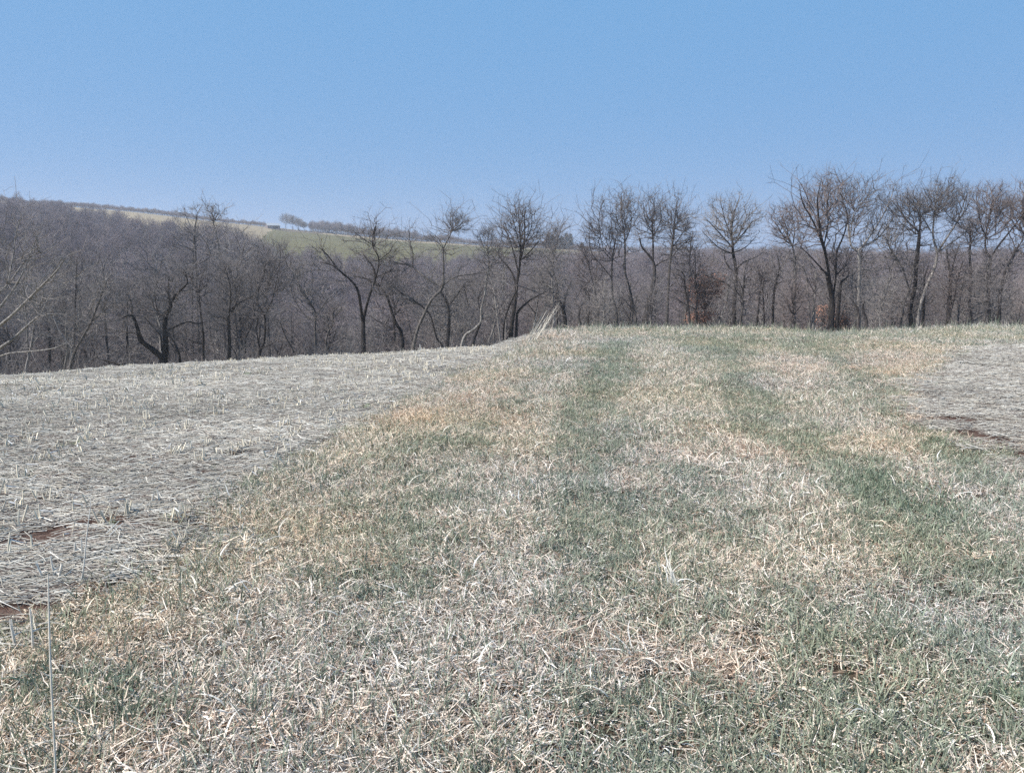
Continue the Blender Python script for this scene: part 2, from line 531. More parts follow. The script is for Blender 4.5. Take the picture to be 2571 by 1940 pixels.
def crown_mesh(P, R, Lp, A, r_tip, bf=0.35, up=0.6, twigs=3, twig_len=(0.35, 0.9), droop=0.25, rs=None):
    rs = rs or rng
    Q, LL, par = add_nodes(P, Lp, A, bf, up)
    n0 = len(P); n = len(Q)
    cnt = np.zeros(n); 
    haschild = np.zeros(n, bool)
    cnt[n0:] = 1
    for i in range(n - 1, n0 - 1, -1):
        k = par[i]
        if k >= n0: cnt[k] += cnt[i]
    rad = r_tip * cnt ** 0.52
    lim = np.concatenate([R * 0.8, np.full(n - n0, 9.0)])
    i = np.arange(n0, n); k = par[i]
    r1 = np.minimum(rad[i], lim[k])
    for q in range(n0, n):
        kk = par[q]
        r1[q - n0] = min(r1[q - n0], R[kk] * 0.75 if kk < n0 else r1[kk - n0])
    rp = np.where(k < n0, r1 * 1.15, r1[np.maximum(k - n0, 0)] * 0.9 + r1 * 0.1)
    rp = np.minimum(rp, r1 * 1.6)
    P0, P1 = Q[k], Q[i]
    d = P1 - P0; L = np.linalg.norm(d, axis=1, keepdims=True) + 1e-6
    # one kink per branch so that no limb is a straight rod
    mid = (P0 + P1) / 2 + rs.normal(0, 1, P0.shape) * L * 0.07
    mid[:, 2] -= L[:, 0] * 0.03
    rm = (r1 + rp) / 2
    big = r1 > r_tip * 2.5
    parts = []
    for msk, s in ((big, 5), (~big, 3)):
        if msk.any() and s == 3:
            parts.append(tubes(P0[msk], P1[msk], rp[msk], r1[msk], s))
        elif msk.any():
            parts.append(tubes(P0[msk], mid[msk], rp[msk], rm[msk], s))
            parts.append(tubes(mid[msk], P1[msk], rm[msk], r1[msk], s))
    # fine twigs
    dirn = d / L
    T0 = []; T1 = []; TD = []
    for q in range(twigs):
        t = rs.uniform(0.3, 1.0, (len(i), 1))
        o = P0 + d * t
        v = dirn + rs.normal(0, 0.6, dirn.shape); v[:, 2] += droop
        v /= np.linalg.norm(v, axis=1, keepdims=True)
        l = rs.uniform(*twig_len, (len(i), 1))
        e = o + v * l
        T0.append(o); T1.append(e); TD.append(v)
    T0 = np.concatenate(T0); T1 = np.concatenate(T1)
    nT = len(T0)
    parts.append(tubes(T0, T1, np.full(nT, r_tip * 0.55), np.full(nT, r_tip * 0.25), 3))
    V, F = join(parts)
    return V, F, T1

def limb_nodes(limbs, step=0.5):
    """limbs: list of (P (n,3), R (n)) -> sampled nodes, radii, path length"""
    Ps, Rs, Ls = [], [], []
    for P, R in limbs:
        seg = np.linalg.norm(np.diff(P, axis=0), axis=1); s = np.concatenate([[0], np.cumsum(seg)])
        n = max(2, int(s[-1] / step))
        t = np.linspace(0, s[-1], n)
        Ps.append(np.stack([np.interp(t, s, P[:, c]) for c in range(3)], 1)); Rs.append(np.interp(t, s, R)); Ls.append(t)
    return np.concatenate(Ps), np.concatenate(Rs), np.concatenate(Ls)

def smooth_poly(P, R, sub=3):
    """Catmull-Rom through the points"""
    P = np.asarray(P, float); R = np.asarray(R, float); n = len(P)
    if n < 3: return P, R
    outP, outR = [], []
    for i in range(n - 1):
        p0 = P[max(i - 1, 0)]; p1 = P[i]; p2 = P[i + 1]; p3 = P[min(i + 2, n - 1)]
        for q in range(sub):
            t = q / sub
            outP.append(0.5 * ((2 * p1) + (-p0 + p2) * t + (2 * p0 - 5 * p1 + 4 * p2 - p3) * t * t + (-p0 + 3 * p1 - 3 * p2 + p3) * t ** 3))
            outR.append(R[i] * (1 - t) + R[i + 1] * t)
    outP.append(P[-1]); outR.append(R[-1])
    return np.array(outP), np.array(outR)

PANEL = {'A': (0, 420), 'B': (600, 420), 'C': (1200, 420), 'D': (1871, 400)}
TWIGM = {'g': M_TW_G, 'r': M_TW_R, 'p': M_TW_P}
BARKM = {'d': M_BARK_D, 'm': M_BARK_M, 'p': M_BARK_P}

def photo_tree(panel, D, limbs, label, crowns=(), n=500, tone='m', tw='g', spread=1.0, name='bare_tree', leaves=0, twl=(0.3, 0.8), up=0.6, low=0.35):
    """a tree drawn limb by limb; coordinates are enlarged photo pixels, turned into metres at the distance D"""
    ox, oy = PANEL[panel]
    def conv(x, y, d=D):
        dx, dz = ray(ox + x / 2.98, oy + y / 2.98)
        return dx * d, EYE + dz * d
    sc = D / FPX / 2.98
    wsc = sc * 1.4
    rs = np.random.default_rng(sum(map(ord, label)) % 9973)
    bx, bz = conv(limbs[0][0][0], limbs[0][0][1])
    base_z = gz(bx, D)
    L3 = []; seen = []
    for li, lm in enumerate(limbs):
        ground = li == 0 or lm[0][1] > limbs[0][0][1] - 60
        off = 0.0
        if not ground:      # start at the depth of the wood it forks from
            dd = [math.hypot(q[0] - lm[0][0], q[1] - lm[0][1]) for q in seen]
            off = seen[int(np.argmin(dd))][2]
        yd = 0.0 if li == 0 else rs.uniform(-1, 1)
        pts = []; rad = []; acc = 0
        for q, (x, y, w) in enumerate(lm):
            if q:
                st = math.hypot(x - lm[q - 1][0], y - lm[q - 1][1]) * sc
                off += yd * st * 0.45 + rs.normal(0, .1)
            d = D + off
            px, pz = conv(x, y, d)
            pts.append([px, d, pz]); rad.append(w * wsc * 0.5)
            if q:
                for t in (0.25, .5, .75, 1): seen.append((lm[q - 1][0] * (1 - t) + x * t, lm[q - 1][1] * (1 - t) + y * t, po * (1 - t) + off * t))
            else: seen.append((x, y, off))
            po = off
        if ground:
            g = gz(pts[0][0], D) - 0.25
            if pts[0][2] > g:
                pts.insert(0, [pts[0][0], pts[0][1], g]); rad.insert(0, rad[0] * 1.25)
        L3.append(smooth_poly(pts, rad))
    org = np.array([L3[0][0][0][0], D, base_z])
    V, F = join([polytube(P - org, R * (1 + rs.normal(0, .05, len(R))), 8) for P, R in L3])
    root = obj(name, None, loc=org)
    obj('trunk', mesh_np('trunk', V, F, mats=[BARKM[tone]], smooth_shade=True), root)
    n = int(n * 1.25); low = min(low, .45)
    P, R, Lp = limb_nodes(L3)
    P = P - org
    top = P[:, 2].max()
    # attractors: round the outer limbs, and within the given crown ellipsoids
    A = []
    if n:
        w = np.clip((P[:, 2] / top - low), 0, 1) + 0.0
        w *= np.clip(0.16 / (R + 0.02), 0.2, 3)
        w /= w.sum()
        c = rs.choice(len(P), n, p=w)
        sp = spread * np.clip(top * 0.085, 0.5, 1.3)
        a = P[c] + rs.normal(0, 1, (n, 3)) * np.array([sp, sp, sp * 0.8])
        a[:, 2] = np.maximum(a[:, 2], 0.8)
        A.append(a)
        for Pl, Rl in L3:      # every limb ends in its own spray
            m = 22 if len(L3) > 2 else 12
            A.append(Pl[-1] - org + rs.normal(0, 1, (m, 3)) * np.array([.6, .6, .6]) * np.clip(top * .05, .3, .65))
    for (cx, cy, rx, ry, m) in crowns:
        px, pz = conv(cx, cy); m = int(m * 1.05)
        u = rs.normal(0, 1, (m, 3)); u /= np.linalg.norm(u, axis=1, keepdims=True)
        u *= rs.uniform(0, 1, (m, 1)) ** 0.36 * (1 + rs.normal(0, .09, (m, 1)))
        nc = max(5, m // 16); k = int(m * .65)          # boughs: most shoots gather in clumps, leaving sky gaps
        ph = np.arctan2(u[:, 2], u[:, 0]); a1, a2 = rs.uniform(0, 6.28, 2)
        u *= (1 + .2 * np.sin(3 * ph + a1) + .14 * np.sin(5 * ph + a2) + .1 * np.sin(2 * np.arctan2(u[:, 1], u[:, 0]) + a1))[:, None]
        u[:k] = u[-nc:][rs.integers(0, nc, k)] + rs.normal(0, .13, (k, 3))
        a = np.stack([px - org[0] + u[:, 0] * rx * sc, u[:, 1] * rx * sc * 0.9, pz - org[2] + u[:, 2] * ry * sc * 0.96], 1)
        A.append(a)
    A = np.concatenate(A)
    rt = max(0.0055, 0.0078 * D / 70)
    V, F, tips = crown_mesh(P, R, Lp, A, rt, twigs=4, twig_len=twl, rs=rs, up=up, bf=0.42, droop=0.32)
    cr = obj('crown', mesh_np('crown', V, F, mats=[TWIGM[tw]]), root)
    if leaves:
        t = tips[rs.choice(len(tips), leaves)] + rs.normal(0, 0.12, (leaves, 3))
        obj('dead_leaves', leaf_mesh(t, rs, 0.085), root)
    thing(root, label, 'tree')
    return root

def leaf_mesh(t, rs, s):
    n = len(t)
    u = rs.normal(0, 1, (n, 3)); u /= np.linalg.norm(u, axis=1, keepdims=True)
    v = rs.normal(0, 1, (n, 3)); v -= (v * u).sum(1, keepdims=True) * u; v /= np.linalg.norm(v, axis=1, keepdims=True)
    sz = s * rs.uniform(0.6, 1.4, (n, 1))
    V = np.stack([t - u * sz, t - v * sz * .5, t + u * sz, t + v * sz * .5], 1).reshape(-1, 3)
    F = np.arange(n * 4).reshape(-1, 4)
    return mesh_np('dead_leaves', V, F, mats=[M_LEAF])

T = photo_tree
# ---- left part of the wood edge
T('A', 56, [[(1230, 1485, 38), (1240, 1350, 30), (1235, 1200, 27), (1240, 1110, 24), (1275, 1050, 20), (1270, 980, 15), (1258, 900, 9), (1265, 820, 5)],
            [(1225, 1470, 34), (1180, 1395, 32), (1070, 1310, 28), (1045, 1270, 26), (1030, 1210, 19), (990, 1110, 13), (920, 1125, 6)],
            [(1275, 1010, 15), (1340, 930, 12), (1400, 870, 8), (1390, 800, 5), (1370, 760, 3)],
            [(1262, 1220, 12), (1330, 1185, 9), (1410, 1155, 8), (1480, 1170, 6), (1550, 1155, 3)],
            [(1235, 1110, 11), (1190, 1100, 8), (1130, 1070, 6), (1070, 1030, 3)],
            [(1180, 1080, 8), (1165, 1010, 6), (1160, 960, 4)],
            [(1210, 1370, 10), (1200, 1260, 9), (1150, 1200, 8), (1070, 1110, 4)],
            [(985, 1110, 8), (990, 1040, 6), (960, 960, 4)],
            [(1000, 1240, 8), (900, 1225, 5), (800, 1210, 3)]],
  'big dark oak with a thick limb leaning left low down at the stubble edge', n=750, tone='d', tw='g', crowns=[(1180, 960, 280, 150, 200)])
T('A', 56, [[(1345, 1465, 13), (1345, 1415, 12), (1320, 1340, 9), (1282, 1275, 6), (1250, 1230, 3)]],
  'short crooked dark sapling close to the right foot of the leaning oak', n=50, tone='d')
T('A', 57, [[(1715, 1455, 23), (1718, 1300, 18), (1712, 1200, 16), (1712, 1100, 13), (1760, 1040, 8), (1770, 940, 6), (1755, 880, 4), (1700, 740, 3)],
            [(1710, 1170, 11), (1680, 1125, 8), (1610, 1120, 6), (1560, 1080, 4)],
            [(1715, 1090, 9), (1725, 1000, 7), (1720, 880, 5), (1680, 740, 3)],
            [(1712, 1080, 8), (1780, 1020, 6), (1900, 960, 4)],
            [(1720, 1330, 7), (1760, 1390, 6), (1775, 1440, 5)]],
  'straight black trunked tree on the stubble edge, second big trunk right of the leaning oak', n=420, tone='d', crowns=[(1760, 850, 200, 260, 260)])
T('A', 60, [[(1940, 1445, 22), (1945, 1370, 18), (1975, 1310, 13), (1985, 1180, 11), (1975, 1100, 10), (1930, 1020, 8), (1935, 920, 7), (1970, 840, 5), (1990, 700, 4)],
            [(1945, 1370, 13), (1930, 1290, 8), (1920, 1200, 7), (1935, 1110, 5)],
            [(1975, 1100, 8), (1900, 1060, 6), (1820, 1020, 5), (1760, 1000, 3)],
            [(1975, 1120, 7), (2040, 980, 6), (2090, 740, 4), (2100, 620, 3)],
            [(1945, 1360, 8), (2010, 1330, 5), (2070, 1300, 3)]],
  'dark tree forking into a narrow loop low on its trunk above the stubble', n=520, tone='d', crowns=[(1960, 800, 220, 280, 250)])
T('A', 54, [[(525, 1515, 20), (560, 1380, 16), (620, 1270, 13), (680, 1160, 11), (720, 1060, 9), (770, 930, 6), (800, 850, 3)],
            [(690, 1150, 7), (760, 1090, 5), (840, 1040, 3)], [(600, 1310, 7), (590, 1200, 5), (560, 1100, 3)]],
  'grey tree leaning right with a long bare trunk near the left side', n=300, tone='m', tw='p', crowns=[(760, 960, 120, 180, 120)])
T('A', 54, [[(480, 1540, 12), (500, 1400, 10), (495, 1260, 7), (490, 1180, 4)], [(498, 1350, 5), (530, 1300, 3)]],
  'thin pale broken topped trunk beside the right leaning grey tree', n=60, tone='p', tw='p')
T('A', 56, [[(195, 1545, 18), (215, 1420, 14), (240, 1300, 12), (255, 1180, 9), (290, 1060, 8), (320, 960, 5), (330, 860, 3)],
            [(213, 1410, 10), (205, 1280, 9), (200, 1150, 8), (185, 1000, 7), (175, 880, 4)],
            [(228, 1360, 8), (270, 1290, 7), (310, 1250, 3)], [(200, 1150, 6), (150, 1000, 5), (120, 930, 3)]],
  'many stemmed pale sapling clump at the far left of the wood edge', n=300, tone='p', tw='p', crowns=[(230, 1020, 130, 220, 140)])
T('A', 46, [[(-190, 1600, 46), (-180, 1400, 40), (-150, 1200, 30), (-130, 950, 22), (-110, 700, 12)],
            [(-180, 1480, 22), (-60, 1390, 19), (75, 1300, 15), (200, 1190, 12), (300, 1110, 8), (420, 1098, 4)],
            [(-165, 1330, 20), (-60, 1230, 18), (75, 1120, 15), (220, 980, 13), (320, 880, 11), (420, 780, 8), (490, 680, 4)],
            [(-150, 1200, 18), (-30, 1080, 14), (75, 950, 11), (150, 830, 9), (200, 720, 7), (260, 560, 5), (290, 490, 3)],
            [(-140, 1080, 14), (0, 930, 10), (75, 860, 9), (190, 700, 7), (310, 620, 3)],
            [(-180, 1470, 12), (-20, 1420, 8), (75, 1390, 7), (250, 1375, 6), (400, 1355, 5), (480, 1320, 3)],
            [(60, 870, 8), (100, 650, 6), (120, 500, 5), (155, 370, 3)],
            [(215, 985, 6), (320, 905, 5), (310, 1040, 3)], [(300, 1110, 6), (380, 950, 4), (480, 870, 3)]],
  'tall grey tree reaching long pale limbs in from the left edge', n=700, tone='p', tw='p', low=0.25)
T('A', 62, [[(548, 1510, 13), (560, 1200, 10), (565, 950, 8), (575, 700, 4)]], 'slender upright dark tree behind the right leaning grey tree', n=220, tone='d', spread=0.9)
T('A', 60, [[(1525, 1455, 16), (1520, 1250, 13), (1500, 1080, 11), (1490, 950, 8), (1500, 850, 5), (1540, 740, 3)], [(1520, 1325, 7), (1440, 1300, 6), (1385, 1280, 3)],
            [(1490, 960, 6), (1440, 850, 4), (1400, 780, 3)]],
  'dark slim tree with a drooping left limb between the oak and the black trunk', n=330, tone='d')
T('A', 82, [[(1490, 1430, 13), (1475, 1000, 10), (1465, 700, 9), (1450, 520, 7), (1400, 480, 4)], [(1465, 730, 7), (1570, 670, 6), (1540, 560, 5), (1480, 490, 3)],
            [(1470, 620, 5), (1400, 600, 4), (1320, 580, 3)], [(1555, 650, 5), (1660, 640, 4), (1720, 560, 3)]],
  'tall pale limbed tree rising behind the slim drooping tree left of centre', n=420, tone='m', tw='p')
T('A', 88, [[(1690, 1400, 14), (1660, 1000, 11), (1640, 620, 9), (1600, 430, 6), (1590, 350, 3)], [(1600, 420, 4), (1560, 350, 3)], [(1605, 400, 4), (1640, 330, 3)]],
  'lone fine fan topped tree poking above the hill field skyline at left', n=110, tone='m', tw='p', crowns=[(1600, 330, 75, 55, 60), (1640, 560, 110, 160, 80)])
T('A', 90, [[(1440, 1300, 13), (1440, 900, 10), (1450, 560, 7), (1475, 340, 4)]],
  'small fan topped tree left of the lone tree above the hill field', n=90, tone='m', tw='p', crowns=[(1470, 310, 50, 40, 30), (1360, 330, 45, 35, 22)])
T('A', 78, [[(1770, 1440, 12), (1765, 1250, 10), (1780, 1050, 9), (1755, 880, 8), (1790, 750, 7), (1815, 640, 6), (1845, 500, 3)], [(1760, 860, 6), (1700, 760, 5), (1640, 640, 3)],
            [(1800, 700, 5), (1880, 600, 3)]],
  'grey tree with wavy pale upper trunk behind the straight black trunk', n=380, tone='m', tw='p')
T('A', 70, [[(1835, 1440, 12), (1835, 1290, 10), (1860, 1230, 8), (1900, 1130, 5), (1890, 1000, 3)]], 'low dark forked sapling left of the loop forked tree', n=110, tone='d')
T('A', 66, [[(820, 1500, 14), (790, 1200, 11), (785, 900, 8), (760, 700, 4)], [(788, 1000, 6), (860, 880, 4)]], 'grey tree standing between the leaning grey tree and the leaning oak', n=320, tone='m')
T('A', 66, [[(370, 1500, 20), (372, 1300, 17), (360, 1150, 9), (350, 950, 5)]], 'stout dark trunk behind the pale sapling clump at left', n=260, tone='d')
T('A', 70, [[(955, 1470, 13), (950, 1200, 11), (955, 900, 9), (950, 860, 6)], [(955, 950, 5), (1020, 860, 3)]], 'dark trunk with a dead stubby top behind the leaning oak', n=160, tone='d')
# ---- middle
T('B', 62, [[(935, 1400, 28), (930, 1280, 24), (930, 1170, 22), (935, 1120, 18), (965, 1000, 13), (990, 920, 12), (1020, 830, 11), (1000, 740, 9), (960, 690, 7), (925, 640, 4)],
            [(925, 1150, 18), (905, 1000, 14), (880, 900, 12), (820, 830, 10), (740, 760, 8), (665, 660, 6), (595, 595, 3)],
            [(800, 820, 7), (700, 735, 5), (610, 710, 3)], [(1020, 830, 9), (1045, 740, 8), (1040, 660, 7), (1000, 590, 6), (1005, 500, 5), (1025, 430, 3)],
            [(1010, 590, 5), (950, 550, 4), (870, 490, 3)], [(1020, 825, 7), (1100, 790, 5), (1160, 760, 3)], [(1045, 700, 5), (1120, 640, 4), (1150, 590, 3)],
            [(1000, 860, 7), (940, 830, 5), (850, 815, 3)]],
  'wide black Y forked tree with zigzag limbs left of centre', n=520, tone='d', low=0.5, crowns=[(1000, 460, 110, 60, 90)])
T('B', 64, [[(1222, 1390, 25), (1215, 1240, 20), (1170, 1160, 17), (1140, 1070, 15), (1110, 970, 12), (1060, 900, 9), (1020, 850, 5), (940, 830, 3)],
            [(1110, 970, 8), (1160, 890, 6), (1180, 840, 3)], [(1105, 960, 7), (1060, 880, 6), (1100, 780, 3)], [(1125, 1130, 6), (1085, 1190, 4)]],
  'black trunk bending left, between the Y forked tree and the pale leaning trunk', n=260, tone='d')
T('B', 60, [[(1300, 1390, 20), (1330, 1230, 18), (1380, 1110, 16), (1440, 990, 15), (1520, 905, 14), (1530, 800, 10), (1530, 700, 9), (1530, 610, 7), (1580, 510, 5), (1600, 450, 3)],
            [(1530, 900, 9), (1400, 830, 8), (1290, 740, 7), (1170, 715, 4), (1110, 660, 3)], [(1300, 740, 6), (1300, 640, 5), (1280, 560, 4), (1275, 500, 3)],
            [(1530, 880, 8), (1620, 820, 6), (1740, 800, 5), (1820, 790, 3)], [(1530, 615, 5), (1510, 560, 4), (1470, 510, 3)], [(1590, 480, 4), (1680, 410, 3)], [(1590, 480, 4), (1580, 380, 3)]],
  'pale trunk leaning right then turning up to one high round tuft of twigs', n=430, tone='m', low=0.5, crowns=[(1625, 410, 85, 75, 150)])
T('B', 62, [[(1555, 1375, 20), (1570, 1200, 16), (1570, 1050, 13), (1530, 960, 10), (1500, 920, 6)],
            [(1565, 1040, 10), (1620, 970, 8), (1670, 900, 8), (1700, 860, 6), (1745, 853, 3)],
            [(1530, 1355, 12), (1480, 1280, 10), (1440, 1130, 9), (1410, 1080, 9), (1330, 1010, 8), (1230, 950, 6), (1150, 890, 3)],
            [(1680, 890, 6), (1700, 960, 5), (1720, 1050, 3)]],
  'spreading dark tree right of the pale leaning trunk with a long limb crossing it', n=520, tone='d')
T('B', 60, [[(1662, 1365, 15), (1690, 1260, 13), (1760, 1210, 12), (1810, 1150, 11), (1812, 1060, 10), (1840, 950, 9), (1850, 840, 8), (1870, 760, 7), (1910, 680, 5), (1950, 600, 3)],
            [(1870, 750, 5), (1860, 640, 5), (1862, 540, 3)], [(1750, 1215, 6), (1700, 1150, 4)], [(1815, 1130, 6), (1880, 1100, 4), (1920, 1110, 3)]],
  'pale S curved tree whose foot bends out to the left at the field edge', n=260, tone='p', tw='g', crowns=[(1865, 500, 90, 70, 130)])
T('B', 66, [[(1748, 1350, 19), (1780, 1230, 14), (1815, 1130, 8), (1790, 980, 6), (1830, 900, 4)]], 'short dark trunk in the bend behind the S curved tree', n=200, tone='d')
T('B', 66, [[(650, 1410, 13), (660, 1250, 10), (700, 1180, 8), (705, 1090, 6), (740, 1050, 3)], [(655, 1360, 8), (720, 1320, 7), (800, 1260, 4)], [(430, 1430, 9), (345, 1260, 7), (305, 1150, 3)]],
  'low crooked pale tree on the stubble edge left of the Y forked tree', n=260, tone='m', tw='p')
T('B', 72, [[(575, 1420, 14), (570, 1200, 12), (570, 1080, 10), (500, 960, 7), (440, 850, 5), (445, 740, 3)], [(570, 1150, 8), (480, 1090, 6), (400, 960, 5), (380, 880, 3)],
            [(575, 1100, 7), (620, 1050, 6), (670, 975, 4)]],
  'grey tree spreading in a low fan at the end of the green field gap', n=460, tone='m', tw='p', crowns=[(560, 820, 170, 240, 220)])
T('B', 70, [[(1960, 1340, 10), (1930, 1100, 8), (1905, 900, 8), (1860, 780, 4)]], 'thin pale trunk just left of the tall many stemmed tree in the centre', n=120, tone='p', tw='p')
T('B', 66, [[(300, 1430, 10), (280, 1370, 8), (240, 1300, 5)], [(300, 1430, 8), (330, 1300, 5)]], 'tiny leaning dark sapling on the stubble edge right of the loop forked tree', n=70, tone='d')
T('B', 80, [[(230, 1400, 14), (215, 1100, 11), (190, 800, 8), (150, 620, 5)], [(205, 900, 8), (280, 760, 6), (340, 720, 3)], [(195, 830, 7), (120, 740, 5), (60, 840, 3)]],
  'pale limbed tree in front of the left end of the green field', n=420, tone='m', tw='p', crowns=[(220, 640, 170, 140, 140)])
# ---- centre and right
T('C', 64, [[(245, 1330, 26), (250, 1200, 24), (265, 1100, 20), (285, 960, 18), (290, 870, 16), (310, 760, 12), (320, 600, 10), (312, 450, 7), (300, 300, 3)],
            [(285, 1325, 18), (290, 1150, 14), (300, 1080, 12), (370, 1010, 9), (430, 970, 8), (520, 925, 4)],
            [(285, 880, 12), (250, 780, 9), (170, 680, 7), (135, 620, 3)], [(305, 800, 9), (270, 650, 7), (230, 520, 5), (190, 430, 3)],
            [(320, 690, 8), (350, 560, 6), (347, 400, 5), (355, 300, 3)], [(315, 700, 7), (400, 620, 6), (460, 540, 3)], [(320, 620, 6), (395, 470, 5), (405, 350, 3)],
            [(315, 600, 6), (280, 460, 4), (255, 350, 3)], [(190, 1320, 10), (195, 1180, 8), (230, 1050, 8), (300, 900, 6)]],
  'tall fan crowned tree with clustered stems at the corner of the grass', n=600, tone='d', tw='g', low=0.5, crowns=[(310, 520, 190, 210, 420)])
T('C', 76, [[(655, 1200, 22), (640, 1080, 20), (600, 990, 16), (540, 910, 11), (480, 850, 6)], [(600, 970, 10), (590, 860, 8), (560, 770, 7), (565, 680, 5), (540, 560, 3)],
            [(640, 1060, 12), (660, 950, 8), (700, 850, 4)], [(560, 700, 5), (600, 520, 4), (640, 420, 3)], [(595, 1190, 9), (597, 1060, 6)]],
  'dark tree arching left, just right of the tall fan crowned tree', n=420, tone='d', crowns=[(510, 620, 110, 170, 180), (600, 450, 60, 55, 60)])
T('C', 70, [[(770, 1200, 14), (755, 1130, 12), (765, 1050, 7), (790, 1020, 4)]], 'stubby crooked dark sapling at the crest of the grass near centre', n=40, tone='d')
T('C', 80, [[(1040, 1180, 14), (1035, 1070, 12), (1010, 980, 11), (1000, 850, 10), (1005, 700, 9), (1020, 600, 7), (1040, 500, 3)], [(1003, 830, 7), (930, 740, 5), (850, 640, 4), (830, 500, 3)],
            [(1040, 1060, 7), (1075, 1010, 5)], [(1008, 690, 5), (940, 620, 4), (905, 400, 4), (930, 270, 2)]],
  'grey tree, leftmost of the tall row behind the middle of the crest', n=420, tone='m', crowns=[(900, 430, 110, 170, 260), (820, 560, 60, 80, 50)])
T('C', 80, [[(1185, 1190, 15), (1165, 1050, 11), (1135, 900, 10), (1100, 780, 10), (1100, 560, 9), (1085, 430, 6), (1070, 320, 5), (1078, 210, 2)],
            [(1150, 1180, 8), (1155, 1050, 6), (1120, 860, 4)], [(1100, 560, 6), (1145, 430, 5), (1140, 250, 2)], [(1095, 500, 5), (1040, 400, 4), (1035, 260, 2)]],
  'very tall thin tree with long narrow crown, second of the tall row right of centre', n=200, tone='m', low=0.5, crowns=[(1100, 380, 95, 190, 420), (1030, 500, 60, 110, 100)])
T('C', 74, [[(1250, 1200, 34), (1265, 1080, 29), (1290, 950, 23), (1315, 850, 19), (1320, 760, 16), (1305, 690, 13), (1230, 600, 9), (1208, 530, 5)],
            [(1310, 690, 11), (1310, 560, 9), (1305, 420, 7), (1318, 300, 4), (1325, 225, 2)], [(1320, 745, 9), (1370, 710, 7), (1425, 690, 3)],
            [(1288, 1190, 14), (1305, 1040, 12), (1330, 930, 8)], [(1225, 1190, 10), (1250, 1090, 8)], [(1308, 520, 5), (1370, 400, 4), (1360, 280, 2)], [(1308, 500, 5), (1250, 380, 4), (1240, 270, 2)]],
  'thick dark trunked tree with a hooked left limb, in the middle of the tall row', n=220, tone='d', low=0.5, crowns=[(1300, 410, 105, 170, 400)])
T('C', 78, [[(1412, 1170, 16), (1420, 1000, 15), (1430, 800, 13), (1445, 650, 12), (1465, 500, 10), (1475, 380, 7), (1492, 220, 2)], [(1445, 680, 6), (1520, 590, 5), (1610, 520, 3)],
            [(1455, 600, 6), (1540, 480, 4), (1580, 380, 2)], [(1430, 900, 6), (1480, 860, 3)], [(1460, 540, 5), (1420, 400, 3)], [(1470, 450, 5), (1530, 330, 2)]],
  'straight tree with feathery upswept crown, right end of the tall row', n=200, tone='m', low=0.45, crowns=[(1495, 440, 130, 210, 480)])
T('C', 74, [[(1588, 1200, 12), (1575, 1050, 10), (1550, 900, 9), (1540, 800, 8), (1480, 760, 4)], [(1545, 850, 5), (1500, 800, 3)]],
  'thin dark tree right against the russet leaved tree', n=130, tone='d')
T('C', 74, [[(1918, 1195, 22), (1915, 1050, 20), (1930, 900, 20), (1930, 760, 18), (1910, 650, 15), (1905, 570, 12), (1900, 450, 8), (1930, 300, 4), (1960, 220, 2)],
            [(1915, 920, 10), (1860, 870, 8), (1790, 840, 7), (1700, 805, 3)], [(1935, 760, 9), (1990, 710, 8), (2086, 670, 4), (2150, 620, 2)],
            [(1905, 600, 9), (1850, 540, 7), (1760, 440, 5), (1700, 380, 2)], [(1905, 590, 9), (1990, 490, 7), (2060, 400, 3)], [(1903, 540, 7), (1850, 400, 5), (1820, 270, 2)],
            [(1915, 650, 8), (1800, 600, 5), (1680, 480, 3)], [(1910, 640, 7), (2000, 600, 5), (2080, 520, 3)], [(1925, 800, 8), (1860, 720, 7), (1840, 640, 3)]],
  'tree with one big round pale crown standing clear against the sky', n=120, tone='d', tw='p', low=0.6, crowns=[(1890, 440, 215, 225, 900)])
T('C', 77, [[(1700, 1210, 14), (1695, 1100, 10), (1700, 950, 7), (1710, 860, 3)], [(1698, 1080, 6), (1640, 980, 3)], [(1698, 1060, 6), (1760, 960, 3)]],
  'small tree still holding russet brown leaves behind the crest', crowns=[(1700, 930, 115, 110, 320), (1660, 1130, 95, 60, 160)], n=40, tone='d', tw='r', name='leafy_oak', leaves=3000)
T('C', 82, [[(120, 1290, 9), (115, 1150, 8), (125, 950, 7), (110, 850, 4)]], 'slim pale trunk between the S curved tree and the tall fan crowned tree', n=150, tone='p', tw='p')
T('C', 84, [[(820, 1190, 9), (835, 1030, 8), (820, 930, 6), (780, 900, 3)]], 'slight wavy sapling right of the stubby sapling near centre', n=110, tone='d')
T('C', 84, [[(900, 1180, 10), (890, 1000, 8), (860, 860, 6), (800, 640, 3)], [(868, 900, 5), (760, 780, 3)]], 'faint brown tree filling the gap left of the tall row', n=300, tone='m', tw='r', crowns=[(780, 700, 120, 180, 120)])
T('D', 78, [[(85, 1275, 11), (105, 1050, 9), (120, 900, 8), (90, 800, 3)], [(118, 900, 5), (160, 840, 3)]], 'slim dark tree right of the round crowned tree, taller of two', n=220, tone='d', tw='r')
T('D', 78, [[(142, 1275, 11), (140, 1100, 9), (130, 960, 6), (150, 880, 3)]], 'slim dark tree right of the round crowned tree, shorter of two', n=130, tone='d', tw='r')
T('D', 72, [[(205, 1275, 17), (210, 1080, 13), (225, 940, 12), (255, 830, 9), (250, 760, 6), (235, 700, 3)], [(230, 940, 7), (285, 910, 3)]],
  'black crooked stemmed small tree left of the thick pale trunk', n=150, tone='d')
